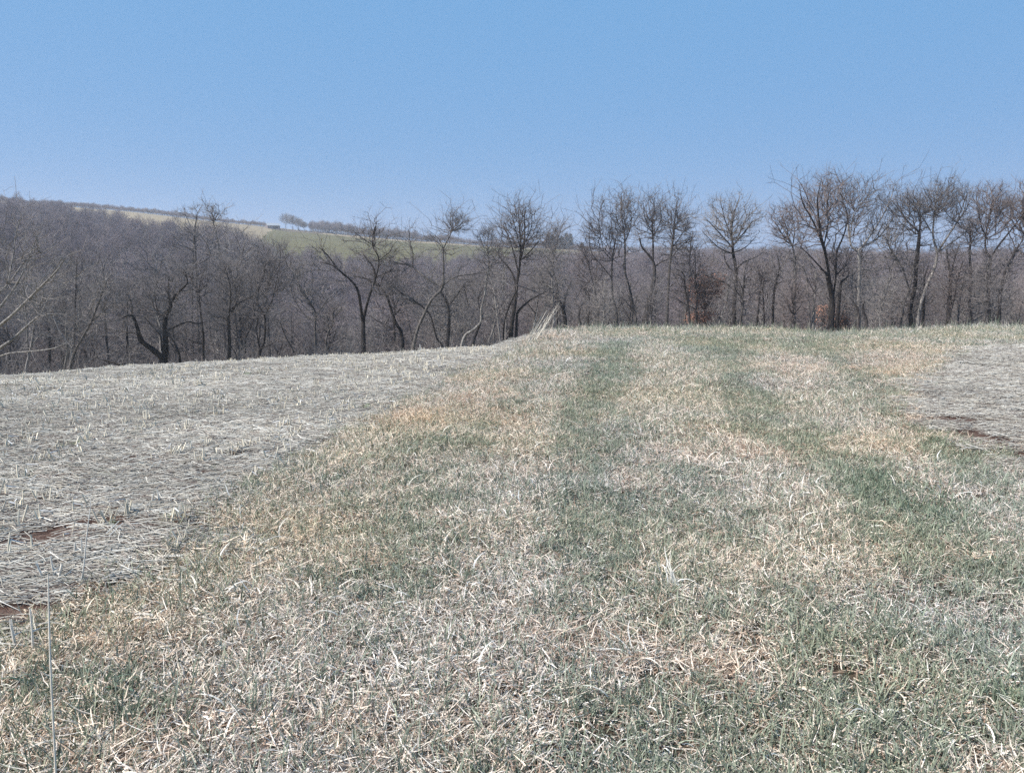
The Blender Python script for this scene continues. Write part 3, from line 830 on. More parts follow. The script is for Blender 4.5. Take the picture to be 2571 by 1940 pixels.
T('D', 76, [[(365, 1290, 22), (365, 1050, 20), (370, 850, 18), (370, 740, 12), (350, 640, 8), (310, 560, 6), (250, 460, 3)], [(372, 750, 8), (320, 740, 4)], [(355, 650, 7), (370, 520, 5), (340, 380, 3)],
            [(375, 740, 8), (420, 650, 5), (440, 560, 3)]],
  'thick pale grey trunk under a reddish rounded crown at right', n=200, tone='p', tw='r', low=0.5, crowns=[(300, 500, 130, 190, 480)])
T('D', 75, [[(505, 1290, 18), (515, 1080, 15), (525, 930, 13), (525, 830, 10), (490, 770, 6), (440, 690, 3)], [(520, 1000, 9), (562, 945, 4)], [(485, 1270, 10), (480, 1100, 9), (460, 900, 6), (430, 800, 3)]],
  'pale twin stemmed tree standing close left of the biggest dark oak', n=230, tone='p', tw='g')
T('D', 68, [[(635, 1310, 33), (650, 1150, 30), (650, 1050, 26), (625, 930, 20), (605, 850, 14), (565, 822, 7)],
            [(682, 1305, 24), (695, 1150, 20), (708, 1000, 17), (720, 920, 13), (765, 880, 8), (775, 840, 4)],
            [(655, 1040, 18), (630, 880, 15), (600, 700, 14), (565, 560, 12), (550, 430, 9), (540, 300, 6), (570, 150, 2)],
            [(600, 710, 9), (550, 560, 8), (490, 430, 7), (430, 330, 5), (405, 190, 2)], [(590, 640, 8), (620, 480, 7), (612, 350, 5), (640, 190, 2)],
            [(660, 1030, 12), (680, 850, 10), (685, 700, 9), (740, 560, 8), (765, 430, 6), (730, 310, 4), (690, 180, 2)], [(560, 540, 7), (470, 500, 5), (400, 480, 3)],
            [(688, 860, 8), (760, 790, 5), (800, 740, 3)], [(630, 880, 8), (500, 740, 6), (410, 650, 3)]],
  'biggest dark oak, two black trunks under the tallest wide brown crown', n=300, tone='d', tw='r', low=0.5,
  crowns=[(580, 380, 205, 265, 900), (690, 740, 130, 120, 260)])
T('D', 74, [[(850, 1260, 22), (850, 1000, 19), (855, 850, 17), (850, 720, 15), (838, 685, 14), (790, 640, 9), (770, 500, 8), (770, 420, 7), (730, 310, 5), (690, 200, 2)],
            [(845, 685, 12), (900, 620, 10), (970, 520, 8), (1040, 400, 6), (1100, 260, 4), (1110, 190, 2)], [(870, 660, 8), (990, 590, 7), (1080, 480, 5), (1110, 420, 3)],
            [(785, 580, 6), (820, 380, 5), (900, 300, 4), (940, 230, 2)], [(850, 830, 5), (960, 815, 3)]],
  'pale V forked tree leaning its long right limb out, next to the biggest oak', n=420, tone='p', tw='g', low=0.55, crowns=[(830, 330, 170, 200, 420), (980, 420, 120, 160, 160)])
T('D', 66, [[(905, 1270, 18), (905, 1200, 17), (880, 1120, 13), (895, 1050, 5)]], 'short black snag leaning left, foot of the V forked tree', n=25, tone='d')
T('D', 66, [[(850, 1220, 14), (845, 1130, 12), (820, 1080, 8), (778, 1030, 4)]], 'stubby black fork stump between the biggest oak and the leaning snag', n=30, tone='d')
T('D', 80, [[(1262, 1250, 12), (1230, 1000, 11), (1180, 820, 10), (1130, 740, 10), (1090, 680, 8), (1040, 560, 3)], [(1120, 730, 5), (1070, 620, 4), (1060, 520, 2)]],
  'pale slanting trunk leaning left just before the gap of sky at right', n=330, tone='p', tw='p', crowns=[(1100, 560, 130, 150, 200)])
T('D', 74, [[(1240, 1265, 27), (1235, 1120, 24), (1270, 950, 22), (1280, 780, 20), (1300, 600, 17), (1295, 540, 13), (1230, 480, 8), (1160, 390, 5), (1100, 310, 2)],
            [(1300, 590, 11), (1310, 440, 7), (1300, 330, 3)], [(1280, 560, 6), (1220, 510, 4), (1165, 480, 2)], [(1300, 650, 6), (1390, 640, 4)]],
  'tall straight dark trunk right of the sky gap, forking only near its top', n=360, tone='d', low=0.6, crowns=[(1250, 340, 150, 110, 260)])
T('D', 73, [[(1285, 1265, 18), (1320, 1060, 17), (1370, 920, 17), (1410, 830, 15), (1435, 710, 14), (1405, 570, 10), (1415, 420, 8), (1430, 300, 5), (1450, 190, 2)],
            [(1385, 530, 7), (1330, 440, 6), (1250, 330, 5), (1180, 270, 2)], [(1440, 695, 12), (1500, 600, 10), (1580, 480, 8), (1640, 380, 5), (1660, 250, 2)],
            [(1450, 690, 9), (1550, 620, 7), (1650, 540, 5), (1690, 460, 3)], [(1580, 470, 6), (1520, 420, 5), (1470, 350, 3)], [(1420, 420, 5), (1520, 300, 4), (1560, 200, 2)]],
  'pale tree curving right into the broad crown at upper right', n=350, tone='p', tw='g', low=0.55, crowns=[(1450, 330, 235, 170, 950)])
T('D', 75, [[(1325, 1260, 14), (1340, 1050, 12), (1340, 900, 10), (1370, 800, 5)]], 'thin dark stem crossing in front of the pale right curving tree', n=90, tone='d')
T('D', 72, [[(1515, 1255, 25), (1525, 1100, 21), (1535, 950, 18), (1535, 850, 14), (1515, 740, 8), (1510, 660, 3)], [(1540, 850, 9), (1570, 730, 6), (1600, 650, 3)], [(1520, 970, 7), (1485, 935, 3)],
            [(1530, 1020, 6), (1600, 990, 4), (1650, 900, 2)]],
  'black tree with short forked top under the right side of the broad crown', n=230, tone='d')
T('D', 76, [[(1692, 1240, 16), (1675, 1080, 15), (1690, 900, 14), (1680, 740, 12), (1685, 600, 9), (1680, 490, 4)], [(1690, 900, 6), (1640, 830, 3)], [(1685, 640, 5), (1730, 560, 3)]],
  'upright mottled grey trunk right of the black short forked tree', n=300, tone='m', tw='r', crowns=[(1690, 500, 90, 110, 180)])
T('D', 72, [[(1828, 1255, 18), (1820, 1050, 16), (1830, 850, 15), (1838, 745, 14), (1800, 680, 10), (1800, 560, 8), (1830, 430, 5), (1850, 290, 2)],
            [(1838, 735, 12), (1900, 640, 10), (1980, 540, 8), (2050, 450, 6), (2120, 350, 3)], [(1820, 970, 8), (1870, 880, 7), (1910, 830, 3)], [(1815, 600, 6), (1760, 480, 4), (1740, 360, 2)],
            [(1800, 930, 5), (1765, 860, 3)]],
  'dark tree forking into a wide V at the right edge of the photo', n=300, tone='d', tw='r', low=0.55, crowns=[(1870, 330, 180, 170, 750)])
T('D', 70, [[(1895, 1265, 20), (1905, 1050, 18), (1930, 900, 14), (1970, 780, 11), (2020, 690, 8), (2080, 600, 4)], [(1910, 1000, 6), (1860, 930, 3)]],
  'dark trunk slanting right out of the photo at its right edge', n=300, tone='d')
T('D', 70, [[(2150, 1280, 30), (2140, 1000, 26), (2120, 700, 18), (2090, 450, 8), (2080, 300, 3)], [(2130, 800, 12), (2220, 600, 8), (2260, 400, 3)]],
  'dark trunk mostly outside the right edge with crown reaching in', n=300, tone='d', tw='r', low=0.5, crowns=[(2090, 380, 170, 200, 500)])
T('D', 80, [[(1000, 1270, 10), (1010, 1150, 8), (1050, 1000, 7), (1090, 860, 5), (1110, 740, 3)], [(1005, 1200, 5), (960, 1000, 4), (900, 860, 3)]],
  'thin pale forked saplings in the gap left of the tall straight dark trunk', n=260, tone='p', tw='p')
T('D', 78, [[(1590, 1250, 10), (1600, 1080, 8), (1630, 960, 5), (1640, 860, 3)]], 'slim pale sapling between the black forked tree and the mottled trunk', n=110, tone='p', tw='p')
T('D', 80, [[(700, 1310, 11), (720, 1190, 9), (740, 1100, 5)], [(600, 1300, 8), (580, 1180, 4)]],
  'low bush with rust coloured leaves at the foot of the biggest oak', n=30, crowns=[(640, 1200, 105, 90, 200), (720, 1230, 60, 50, 80)], tone='d', tw='r', name='leafy_bush', leaves=1100)

# fallen limb on the field edge
def fallen():
    D = 53
    pts = []
    for x, y in ((770, 1440), (850, 1462), (920, 1475), (985, 1482)):
        dx, dz = ray(x / 2.98, 420 + y / 2.98); pts.append([dx * D, D + rng.normal(0, .2), EYE + dz * D])
    P, R = smooth_poly(pts, [0.05, 0.09, 0.11, 0.13])
    org = P[0].copy(); org[2] = gz(org[0], org[1])
    V, F = polytube(P - org, R, 7)
    Pn, Rn, Ln = limb_nodes([(P - org, R)])
    A = Pn[rng.choice(len(Pn), 60)] + rng.normal(0, 0.6, (60, 3)); A[:, 2] += 0.3
    root = obj('fallen_branch', None, loc=org)
    obj('limb', mesh_np('limb', V, F, mats=[M_BARK_D], smooth_shade=True), root)
    V, F, _ = crown_mesh(Pn, Rn, Ln, A, 0.008, twigs=3)
    obj('twigs', mesh_np('twigs', V, F, mats=[M_TW_G]), root)
    thing(root, 'dark fallen branch lying left of the leaning oak at the stubble edge', 'branch')
fallen()

# ------------------------------------------------------------------ generic bare trees of the wood
def generic_tree(seed, H, n, rt, shape, nl=7, twigs=3, tl=(0.4, 1.0), sides=6):
    rs = np.random.default_rng(seed)
    lean = rs.normal(0, 0.05, 2)
    fork = rs.uniform(0.3, 0.55) * H
    zs = np.linspace(-0.3, H * 0.9, 9)
    wob = np.cumsum(rs.normal(0, 0.16, (9, 2)), axis=0); wob -= wob[0]
    tr = np.stack([lean[0] * zs + wob[:, 0], lean[1] * zs + wob[:, 1], zs], 1)
    r0 = H * rs.uniform(0.012, 0.020)
    tR = r0 * (1 - 0.9 * np.clip(zs / H, 0, 1)) 
    limbs = [smooth_poly(tr, tR, 2)]
    for q in range(nl):
        t = rs.uniform(fork / H, 0.8); z = t * H
        b = np.array([np.interp(z, zs, tr[:, 0]), np.interp(z, zs, tr[:, 1]), z])
        az = q * 2.4 + rs.normal(0, .4); el = rs.uniform(0.5, 1.1)
        l = H * (0.9 - t * 0.75) * rs.uniform(0.35, 0.6) * shape
        pts = [b]
        dv = np.array([math.cos(az) * math.cos(el), math.sin(az) * math.cos(el), math.sin(el)])
        for s in range(4):
            dv = dv + rs.normal(0, 0.22, 3) + np.array([0, 0, 0.12]); dv /= np.linalg.norm(dv)
            pts.append(pts[-1] + dv * l / 4)
        rr = np.interp(z, zs, tR) * 0.7
        limbs.append(smooth_poly(pts, np.linspace(rr, rr * 0.25, 5), 2))
    P, R, Lp = limb_nodes(limbs, 0.5)
    rx = H * 0.24 * shape; cz = H * 0.68; rz = H * 0.34
    u = rs.normal(0, 1, (n, 3)); u /= np.linalg.norm(u, axis=1, keepdims=True); u *= rs.uniform(0, 1, (n, 1)) ** 0.4
    A = u * np.array([rx, rx, rz]) + np.array([lean[0] * cz, lean[1] * cz, cz])
    A = np.concatenate([A, P[rs.choice(len(P), n // 3)] + rs.normal(0, .6, (n // 3, 3))])
    A[:, 2] = np.maximum(A[:, 2], 1)
    tV, tF = join([polytube(p, r, sides) for p, r in limbs])
    V, F, tips = crown_mesh(P, R, Lp, A, rt, twigs=twigs, twig_len=tl, rs=rs)
    return (tV, tF), (V, F)

GROUP = 'bare trees crowding the wood behind the edge row'
GLABEL = 'thin bare grey tree among many in the crowded wood behind the edge trees'
protos = []
for k in range(9):
    t, c = generic_tree(100 + k, [12, 14, 11, 15, 13, 12.5, 14.5, 10, 13.5][k], 380, 0.011, [1.0, .8, 1.15, .75, 1, .9, .8, 1.1, .95][k], tl=(0.4, 1.1), twigs=4)
    tm = mesh_np('trunk', *t, mats=[[M_BARK_M, M_BARK_D, M_BARK_P][k % 3]], smooth_shade=True)
    cm = mesh_np('crown', *c, mats=[[M_TW_G, M_TW_R, M_TW_P][k % 3]])
    protos.append((tm, cm))

def place_generic(x, y, s, rz, k):
    r = obj('bare_tree', None, loc=(x, y, gz(x, y) - 0.1))
    r.rotation_euler = (0, 0, rz); r.scale = (s, s, s)
    for nm, me in zip(('trunk', 'crown'), protos[k]):
        obj(nm, me, r)
    tone = ('grey trunked', 'dark trunked', 'pale trunked')[k % 3]
    X, _ = project(np.array([[x, y, 0.0]])); X = float(X[0])
    mark = min(MARKS, key=lambda m: abs(m[0] - X))[1]
    thing(r, '%s %s bare tree in the wood behind the %s' % ('tall' if s > .72 else 'short', tone, mark), 'tree', GROUP)

MARKS = [(60, 'left edge limbs'), (190, 'grey tree leaning right'), (345, 'leaning oak'), (490, 'straight black trunk'), (570, 'loop forked tree'), (680, 'low fan shaped tree'),
         (790, 'black Y forked tree'), (915, 'pale leaning trunk'), (1010, 'S curved tree'), (1110, 'tall fan crowned tree'), (1210, 'tree arching left'), (1330, 'tall row, left end'),
         (1440, 'tall row, right end'), (1525, 'russet leaved tree'), (1590, 'round crowned tree'), (1710, 'thick pale grey trunk'), (1800, 'biggest dark oak'), (1900, 'snag and gap of sky'),
         (1980, 'tall straight dark trunk'), (2060, 'black short forked tree'), (2150, 'right edge V fork')]

rg = np.random.default_rng(5)
placed = []
tries = 0
while len(placed) < 210 and tries < 20000:
    tries += 1
    th = rg.uniform(-0.66, 0.66); r = math.sqrt(rg.uniform(72 ** 2, 128 ** 2))
    x, y = r * math.sin(th), r * math.cos(th)
    if any((x - a) ** 2 + (y - b) ** 2 < 9 for a, b in placed): continue
    placed.append((x, y))
    right = th > 0.05
    # behind the middle and right of the crest these trees stay below the far skyline
    zg = gz(x, y)
    Hmax = EYE + r * (rg.uniform(.0, .055) if th > .2 else 0.0 if right else 0.03) - zg
    s = min(rg.uniform(0.75, 1.1), max(0.4, Hmax * rg.uniform(0.85, 1.05) / 13.5))
    place_generic(x, y, s, rg.uniform(0, 6.28), int(rg.integers(9)))

# the far wood: one mass
far = []
for k in range(7):
    t, c = generic_tree(300 + k, [12, 13, 11, 12.5, 14, 10, 13][k], 230, 0.034, [1.05, .9, 1.2, 1, .85, 1.15, 1][k], twigs=3, tl=(0.5, 1.3), sides=5)
    V, F = join([t, c])
    mi = np.concatenate([np.full(len(t[1]), 0), np.full(len(c[1]), 1)])
    far.append(mesh_np('far_tree', V, F, mats=[[M_BARK_M, M_BARK_P, M_BARK_D][k % 3], M_FOREST_TW], mat_idx=mi))
far_coll = proto_collection('far_tree', far)

def wood():
    n = 9500
    th = rg.uniform(-0.78, 0.78, n); r = np.sqrt(rg.uniform(112 ** 2, 690 ** 2, n))
    x, y = r * np.sin(th), r * np.cos(th)
    PX = (PW / 2 + np.tan(th) * 1.013 * FPX) / K
    lim = np.interp(PX, WX, WR) + (fbm(x * 0.012, y * 0.012, 4, 3) - 0.5) * 90
    keep = r < lim
    keep &= ~((r > 300) & (rg.uniform(0, 1, n) < 0.25))
    x, y, r = x[keep], y[keep], r[keep]
    z = ground_z(x, y) - 0.1
    m = len(x)
    s = rg.uniform(0.75, 1.15, m) * (0.85 + 0.3 * fbm(x * 0.03, y * 0.03, 14, 2))
    rot = np.stack([rg.normal(0, .03, m), rg.normal(0, .03, m), rg.uniform(0, 6.28, m)], 1)
    scatter('far_woodland', far_coll, np.stack([x, y, z], 1), rot, np.stack([s, s, s * rg.uniform(.9, 1.1, m)], 1), rg.integers(0, 7, m))
    o = bpy.data.objects['far_woodland']
    o['label'] = 'dense bare woodland covering the valley and far hillside'; o['category'] = 'woodland'
    return m
wood()

# hedge lines and brush on the far ridge
def ridge():
    xs, ys, ss = [], [], []
    segs = [(-100, 300, 0.36, 1.7, 925), (300, 575, 0.40, 1.6, 925), (672, 770, 0.9, 1.3, 940), (770, 900, 0.75, 1.2, 940), (900, 1085, 0.55, 1.4, 930), (1085, 1300, 0.5, 1.6, 930),
            (1300, 2300, 0.7, 3.0, 940)]
    for a, b, s, dx, r0 in segs:
        X = a
        while X < b:
            for q in range(2):
                th = math.atan((X * K - PW / 2) / FPX / 1.013); r = r0 + rg.uniform(-14, 34)
                xs.append(r * math.sin(th)); ys.append(r * math.cos(th)); ss.append(s * rg.uniform(0.65, 1.2) * (0.6 + 0.8 * float(fbm(np.array([X * .03]), np.array([q * 1.0]), 8, 2)[0])))
            X += dx * rg.uniform(0.5, 1.5)
    # hedge below the barn
    for X in np.arange(600, 700, 2.0):
        th = math.atan((X * K - PW / 2) / FPX / 1.013); r = 850 + rg.uniform(-6, 6)
        xs.append(r * math.sin(th)); ys.append(r * math.cos(th)); ss.append(rg.uniform(.15, .28))
    x, y, s = map(np.array, (xs, ys, ss)); m = len(x)
    wide = np.where(s < 0.5, 1.8, 1.15)
    scatter('ridge_treeline', far_coll, np.stack([x, y, ground_z(x, y) - 0.2], 1), np.stack([np.zeros(m), np.zeros(m), rg.uniform(0, 6.28, m)], 1),
            np.stack([s * wide, s * wide, s], 1), rg.integers(0, 7, m))
    o = bpy.data.objects['ridge_treeline']
    o['label'] = 'thin line of far bare trees and hedges along the hill skyline'; o['category'] = 'treeline'
ridge()

# clump of ridge trees right of the barn
for (X, r, H, w, lab) in ((621, 925, 17.5, 1.75, 'tallest round topped tree of the ridge clump beside the barn'), (635, 935, 16, 1.7, 'second round topped tree in the ridge clump right of the barn'),
                          (648, 925, 13, 1.9, 'lower dense tree on the right of the ridge clump'), (660, 935, 10, 1.9, 'smallest outer tree at the right end of the ridge clump')):
    th = math.atan((X * K - PW / 2) / FPX / 1.013); x, y = r * math.sin(th), r * math.cos(th)
    root = obj('ridge_tree', None, loc=(x, y, gz(x, y) - 0.2))
    t, c = generic_tree(int(X), H, 700, 0.05, w * 1.1, twigs=4, tl=(.6, 1.6))
    obj('trunk', mesh_np('trunk', *t, mats=[M_BARK_D]), root); obj('crown', mesh_np('crown', *c, mats=[M_TW_G]), root)
    thing(root, lab, 'tree')

# dark spruces on the ridge
def spruce(X, r, H, W, label):
    th = math.atan((X * K - PW / 2) / FPX / 1.013); x, y = r * math.sin(th), r * math.cos(th)
    root = obj('spruce', None, loc=(x, y, gz(x, y) - 0.2))
    rs = np.random.default_rng(int(X * 3))
    V, F = polytube([(0, 0, 0), (0, 0, H)], [W * .09, .05], 6)
    obj('trunk', mesh_np('trunk', V, F, mats=[M_BARK_D]), root)
    n = 3400
    t = rs.uniform(0.04, 1, n); az = rs.uniform(0, 6.28, n)
    rad = W * 0.5 * (1 - t) ** 0.38 * (0.75 + 0.25 * np.sin(t * 55)) * rs.uniform(.3, 1, n) ** .5 + .1
    P0 = np.stack([np.cos(az) * rad, np.sin(az) * rad, t * H], 1)
    P1 = P0 + np.stack([np.cos(az) * .5, np.sin(az) * .5, rs.uniform(-.5, .1, n)], 1)
    V, F = tubes(P0, P1, np.full(n, .26), np.full(n, .06), 3)
    obj('needles', mesh_np('needles', V, F, mats=[M_PINE]), root)
    thing(root, label, 'tree')
for X, H, W, lab in ((1184, 17, 6, 'leftmost dark spruce in the evergreen clump on the skyline'), (1193, 15, 6, 'second dark spruce from the left in the skyline clump'),
                     (1203, 15.5, 6, 'dark spruce in the middle of the skyline clump'), (1213, 13.5, 6, 'lowest dark spruce just right of the clump middle'),
                     (1223, 17, 6, 'tall dark spruce second from the right in the clump'), (1232, 16, 6, 'rightmost dark spruce of the skyline clump'),
                     (1257, 8.5, 5, 'single small dark spruce standing apart right of the clump')):
    spruce(X, 905, H * 1.1, W * 1.6, lab)

# barn on the hill
def barn():
    X, r = 592, 868
    th = math.atan((X * K - PW / 2) / FPX / 1.013); x, y = r * math.sin(th), r * math.cos(th)
    z = gz(x, y) + 0.2
    root = obj('barn', None, loc=(x, y, z)); root.rotation_euler = (0, 0, -th + 0.35)
    W, Dp, Hh, Hr = 13.0, 8.0, 3.2, 5.4
    wall = plain('barn_boards', (0.16, 0.14, 0.15), .9, 1.5); roofm = plain('tin_roof', (0.36, 0.37, 0.38), .35, .4, .1); dark = plain('barn_inside_shade', (0.012, 0.012, 0.014), .9)
    a, b = W / 2, Dp / 2
    V = [(-a, -b, -2), (a, -b, -2), (a, b, -2), (-a, b, -2), (-a, -b, Hh), (a, -b, Hh), (a, b, Hh), (-a, b, Hh), (-a, 0, Hr), (a, 0, Hr)]
    # front wall as three boards round an opening
    def boxv(x0, x1, y0, y1, z0, z1):
        v = [(x0, y0, z0), (x1, y0, z0), (x1, y1, z0), (x0, y1, z0), (x0, y0, z1), (x1, y0, z1), (x1, y1, z1), (x0, y1, z1)]
        return np.array(v, float), np.array([(0, 3, 2, 1), (4, 5, 6, 7), (0, 1, 5, 4), (1, 2, 6, 5), (2, 3, 7, 6), (3, 0, 4, 7)])
    fr = join([boxv(-a, -0.5, -b, -b + .2, -2, Hh), boxv(5.8, a, -b, -b + .2, -2, Hh), boxv(-0.5, 5.8, -b, -b + .2, 3.2, Hh), boxv(-a, a, b - .2, b, -2, Hh)])
    obj('wall', mesh_np('wall', *fr, mats=[wall]), root)
    for s in (-1, 1):
        xx = s * (a - .1)
        Vg = np.array([(xx - .1, -b + .2, -2), (xx - .1, b - .2, -2), (xx - .1, b - .2, Hh), (xx - .1, 0, Hr), (xx - .1, -b + .2, Hh),
                       (xx + .1, -b + .2, -2), (xx + .1, b - .2, -2), (xx + .1, b - .2, Hh), (xx + .1, 0, Hr), (xx + .1, -b + .2, Hh)])
        me = bpy.data.meshes.new('gable_wall')
        me.from_pydata([tuple(v) for v in Vg], [], [(0, 1, 2, 3, 4), (9, 8, 7, 6, 5), (0, 5, 6, 1), (1, 6, 7, 2), (2, 7, 8, 3), (3, 8, 9, 4), (4, 9, 5, 0)]); me.materials.append(wall)
        obj('gable_wall', me, root)
    for s in (-1, 1):
        y0, y1 = s * (b + .6), 0
        z0 = Hh - .35
        Vr = np.array([(-a - .5, y0, z0), (a + .5, y0, z0), (a + .5, y1, Hr + .05), (-a - .5, y1, Hr + .05), (-a - .5, y0, z0 + .15), (a + .5, y0, z0 + .15), (a + .5, y1, Hr + .2), (-a - .5, y1, Hr + .2)])
        obj('roof', mesh_np('roof', Vr, np.array([(0, 3, 2, 1), (4, 5, 6, 7), (0, 1, 5, 4), (1, 2, 6, 5), (2, 3, 7, 6), (3, 0, 4, 7)]), mats=[roofm]), root)
    o = boxv(-0.5, 5.8, -b + 2.5, -b + 2.7, -2, 3.2)  # near-black sheet set back in the doorway, painting the shade inside the barn
    obj('door_opening_shade', mesh_np('door_opening_shade', *o, mats=[dark]), root)
    thing(root, 'small grey barn with pale tin roof and dark opening on the far hill', 'barn')
barn()

# thin lattice mast on the left skyline
def mast():
    X, r = 49, 900
    th = math.atan((X * K - PW / 2) / FPX / 1.013); x, y = r * math.sin(th), r * math.cos(th)
    z = gz(x, y)
    root = obj('lattice_mast', None, loc=(x, y, z))
    H = 24.0
    met = plain('mast_steel', (0.12, 0.12, 0.13), .6)
    c = [(math.cos(q) * .5, math.sin(q) * .5) for q in (0.3, 2.4, 4.5)]
    for px, py in c:
        V, F = polytube([(px, py, 0), (px * .35, py * .35, H)], [.09, .05], 5)
        obj('leg', mesh_np('leg', V, F, mats=[met]), root)
    P0, P1 = [], []
    for q in range(16):
        t0, t1 = q / 16, (q + 1) / 16
        for i in range(3):
            j = (i + 1) % 3
            P0.append((c[i][0] * (1 - .65 * t0), c[i][1] * (1 - .65 * t0), t0 * H)); P1.append((c[j][0] * (1 - .65 * t1), c[j][1] * (1 - .65 * t1), t1 * H))
    V, F = tubes(np.array(P0), np.array(P1), np.full(48, .04), np.full(48, .04), 4)
    obj('lattice', mesh_np('lattice', V, F, mats=[met]), root)
    thing(root, 'thin dark mast standing above the left end of the hill skyline', 'mast')
mast()

# undergrowth along the foot of the wood
def brush():
    ms = []
    for k in range(6):
        rs = np.random.default_rng(500 + k)
        n = 26
        P0 = np.concatenate([rs.normal(0, .5, (n, 2)), np.full((n, 1), -.1)], 1)
        d = rs.normal(0, .35, (n, 3)); d[:, 2] = 1; d /= np.linalg.norm(d, axis=1, keepdims=True)
        l = rs.uniform(.8, 3.2, (n, 1))
        m1 = P0 + d * l * .5; d2 = d + rs.normal(0, .25, (n, 3)); P1 = m1 + d2 * l * .5
        parts = [tubes(P0, m1, np.full(n, .018), np.full(n, .013), 3), tubes(m1, P1, np.full(n, .013), np.full(n, .005), 3)]
        for q in range(8):
            t = rs.uniform(.2, 1, (n, 1)); o = m1 * (1 - t) + P1 * t
            v = d2 + rs.normal(0, .7, (n, 3)); v[:, 2] = np.abs(v[:, 2])
            parts.append(tubes(o, o + v * rs.uniform(.15, .6, (n, 1)), np.full(n, .008), np.full(n, .003), 3))
        ms.append(mesh_np('brush', *join(parts), mats=[[M_TW_G, M_TW_R, M_TW_P][k % 3]]))
    coll = proto_collection('brush', ms)
    n = 1700
    th = rg.uniform(-.75, .75, n); r = rg.uniform(61, 100, n) + 18 * (th > 0)
    x, y = r * np.sin(th), r * np.cos(th)
    s = rg.uniform(.5, 1.15, n)
    scatter('undergrowth', coll, np.stack([x, y, ground_z(x, y)], 1), np.stack([np.zeros(n), np.zeros(n), rg.uniform(0, 6.28, n)], 1), np.stack([s, s, s], 1), rg.integers(0, 6, n))
    o = bpy.data.objects['undergrowth']; o['label'] = 'tangled bare brush and saplings filling the foot of the wood'; o['category'] = 'undergrowth'
brush()

# ------------------------------------------------------------------ grass
def blades(rs, n, spread, length, width, tilt, curl, seg=4, flat=0.0, base=(0, 0)):
    """n bent ribbons; tilt = first lean off vertical, curl = bend per segment"""
    az = rs.uniform(0, 2 * math.pi, n)
    P = np.zeros((n, 3)); rr = spread * np.sqrt(rs.uniform(0, 1, n)); a2 = rs.uniform(0, 2 * math.pi, n)
    P[:, 0] = np.cos(a2) * rr + base[0]; P[:, 1] = np.sin(a2) * rr + base[1]; P[:, 2] = rs.uniform(-.01, flat + .001, n)
    l = rs.uniform(*length, n); w = rs.uniform(*width, n)
    t = rs.uniform(*tilt, n); c = rs.uniform(*curl, n)
    tw = rs.uniform(-1, 1, n)
    side = np.stack([-np.sin(az), np.cos(az), np.zeros(n)], 1)
    V = np.zeros((n, seg + 1, 2, 3))
    for k in range(seg + 1):
        f = k / seg
        ww = w * (1 - 0.75 * f ** 1.5) * 0.5
        fw = np.stack([np.cos(az) * np.cos(t), np.sin(az) * np.cos(t), -np.sin(t)], 1)   # normal-ish
        sv = side * np.cos(tw * 0.9)[:, None] + fw * np.sin(tw * 0.9)[:, None]
        V[:, k, 0] = P - sv * ww[:, None]; V[:, k, 1] = P + sv * ww[:, None]
        d = np.stack([np.cos(az) * np.sin(t), np.sin(az) * np.sin(t), np.cos(t)], 1)
        P = P + d * (l / seg)[:, None]
        P[:, 2] = np.maximum(P[:, 2], 0.004)
        t = t + c; az = az + rs.normal(0, .18, n)
        side = np.stack([-np.sin(az), np.cos(az), np.zeros(n)], 1)
    base_i = (np.arange(n) * (seg + 1) * 2)[:, None]
    q = np.arange(seg) * 2
    F = np.stack([base_i + q, base_i + q + 1, base_i + q + 3, base_i + q + 2], 2).reshape(-1, 4)
    return V.reshape(-1, 3), F, (seg + 1) * 2

def tuft(seed, sets):
    rs = np.random.default_rng(seed)
    Vs, Fs, Cs, o = [], [], [], 0
    for (n, kw, cols) in sets:
        V, F, per = blades(rs, n, **kw)
        cols = np.array(cols); c = cols[rs.integers(0, len(cols), n)] * rs.uniform(.72, 1.2, (n, 1))
        Vs.append(V); Fs.append(F + o); Cs.append(np.repeat(c, per, axis=0)); o += len(V)
    return mesh_np('tuft', np.concatenate(Vs), np.concatenate(Fs), mats=[M_BLADE], colors=np.clip(np.concatenate(Cs), 0, 1))

STRAW_C = [(0.82, 0.725, 0.62), (0.73, 0.63, 0.525), (0.90, 0.82, 0.73), (0.56, 0.445, 0.355), (0.76, 0.645, 0.53), (0.33, 0.235, 0.18)]
GREEN_C = [(0.225, 0.255, 0.19), (0.30, 0.325, 0.245), (0.18, 0.21, 0.155), (0.37, 0.385, 0.29), (0.11, 0.135, 0.095)]
BROWN_C = [(0.40, 0.29, 0.22), (0.52, 0.40, 0.31), (0.28, 0.19, 0.14), (0.62, 0.50, 0.41)]

forms = []
for k in range(7):    # 0-6 dry curled tufts
    forms.append(tuft(10 + k, [(20, dict(spread=.055, length=(.035, .085), width=(.0027, .0058), tilt=(.2, 1.2), curl=(.2, 1.0), seg=5), STRAW_C),
                               (10, dict(spread=.07, length=(.03, .085), width=(.0024, .005), tilt=(1.1, 1.6), curl=(-.35, .35), seg=4, flat=.025), STRAW_C),
                               (4, dict(spread=.06, length=(.05, .10), width=(.003, .006), tilt=(.05, .6), curl=(.0, .3), seg=4), GREEN_C)]))
for k in range(6):    # 7-12 green tufts
    forms.append(tuft(30 + k, [(16, dict(spread=.055, length=(.035, .095), width=(.003, .0065), tilt=(.0, .75), curl=(.0, .38), seg=4), GREEN_C),
                               (14, dict(spread=.06, length=(.035, .08), width=(.003, .0065), tilt=(.3, 1.2), curl=(.2, .9), seg=4), STRAW_C),
                               (6, dict(spread=.07, length=(.05, .1), width=(.003, .005), tilt=(1.2, 1.6), curl=(-.2, .25), seg=3, flat=.015), STRAW_C)]))
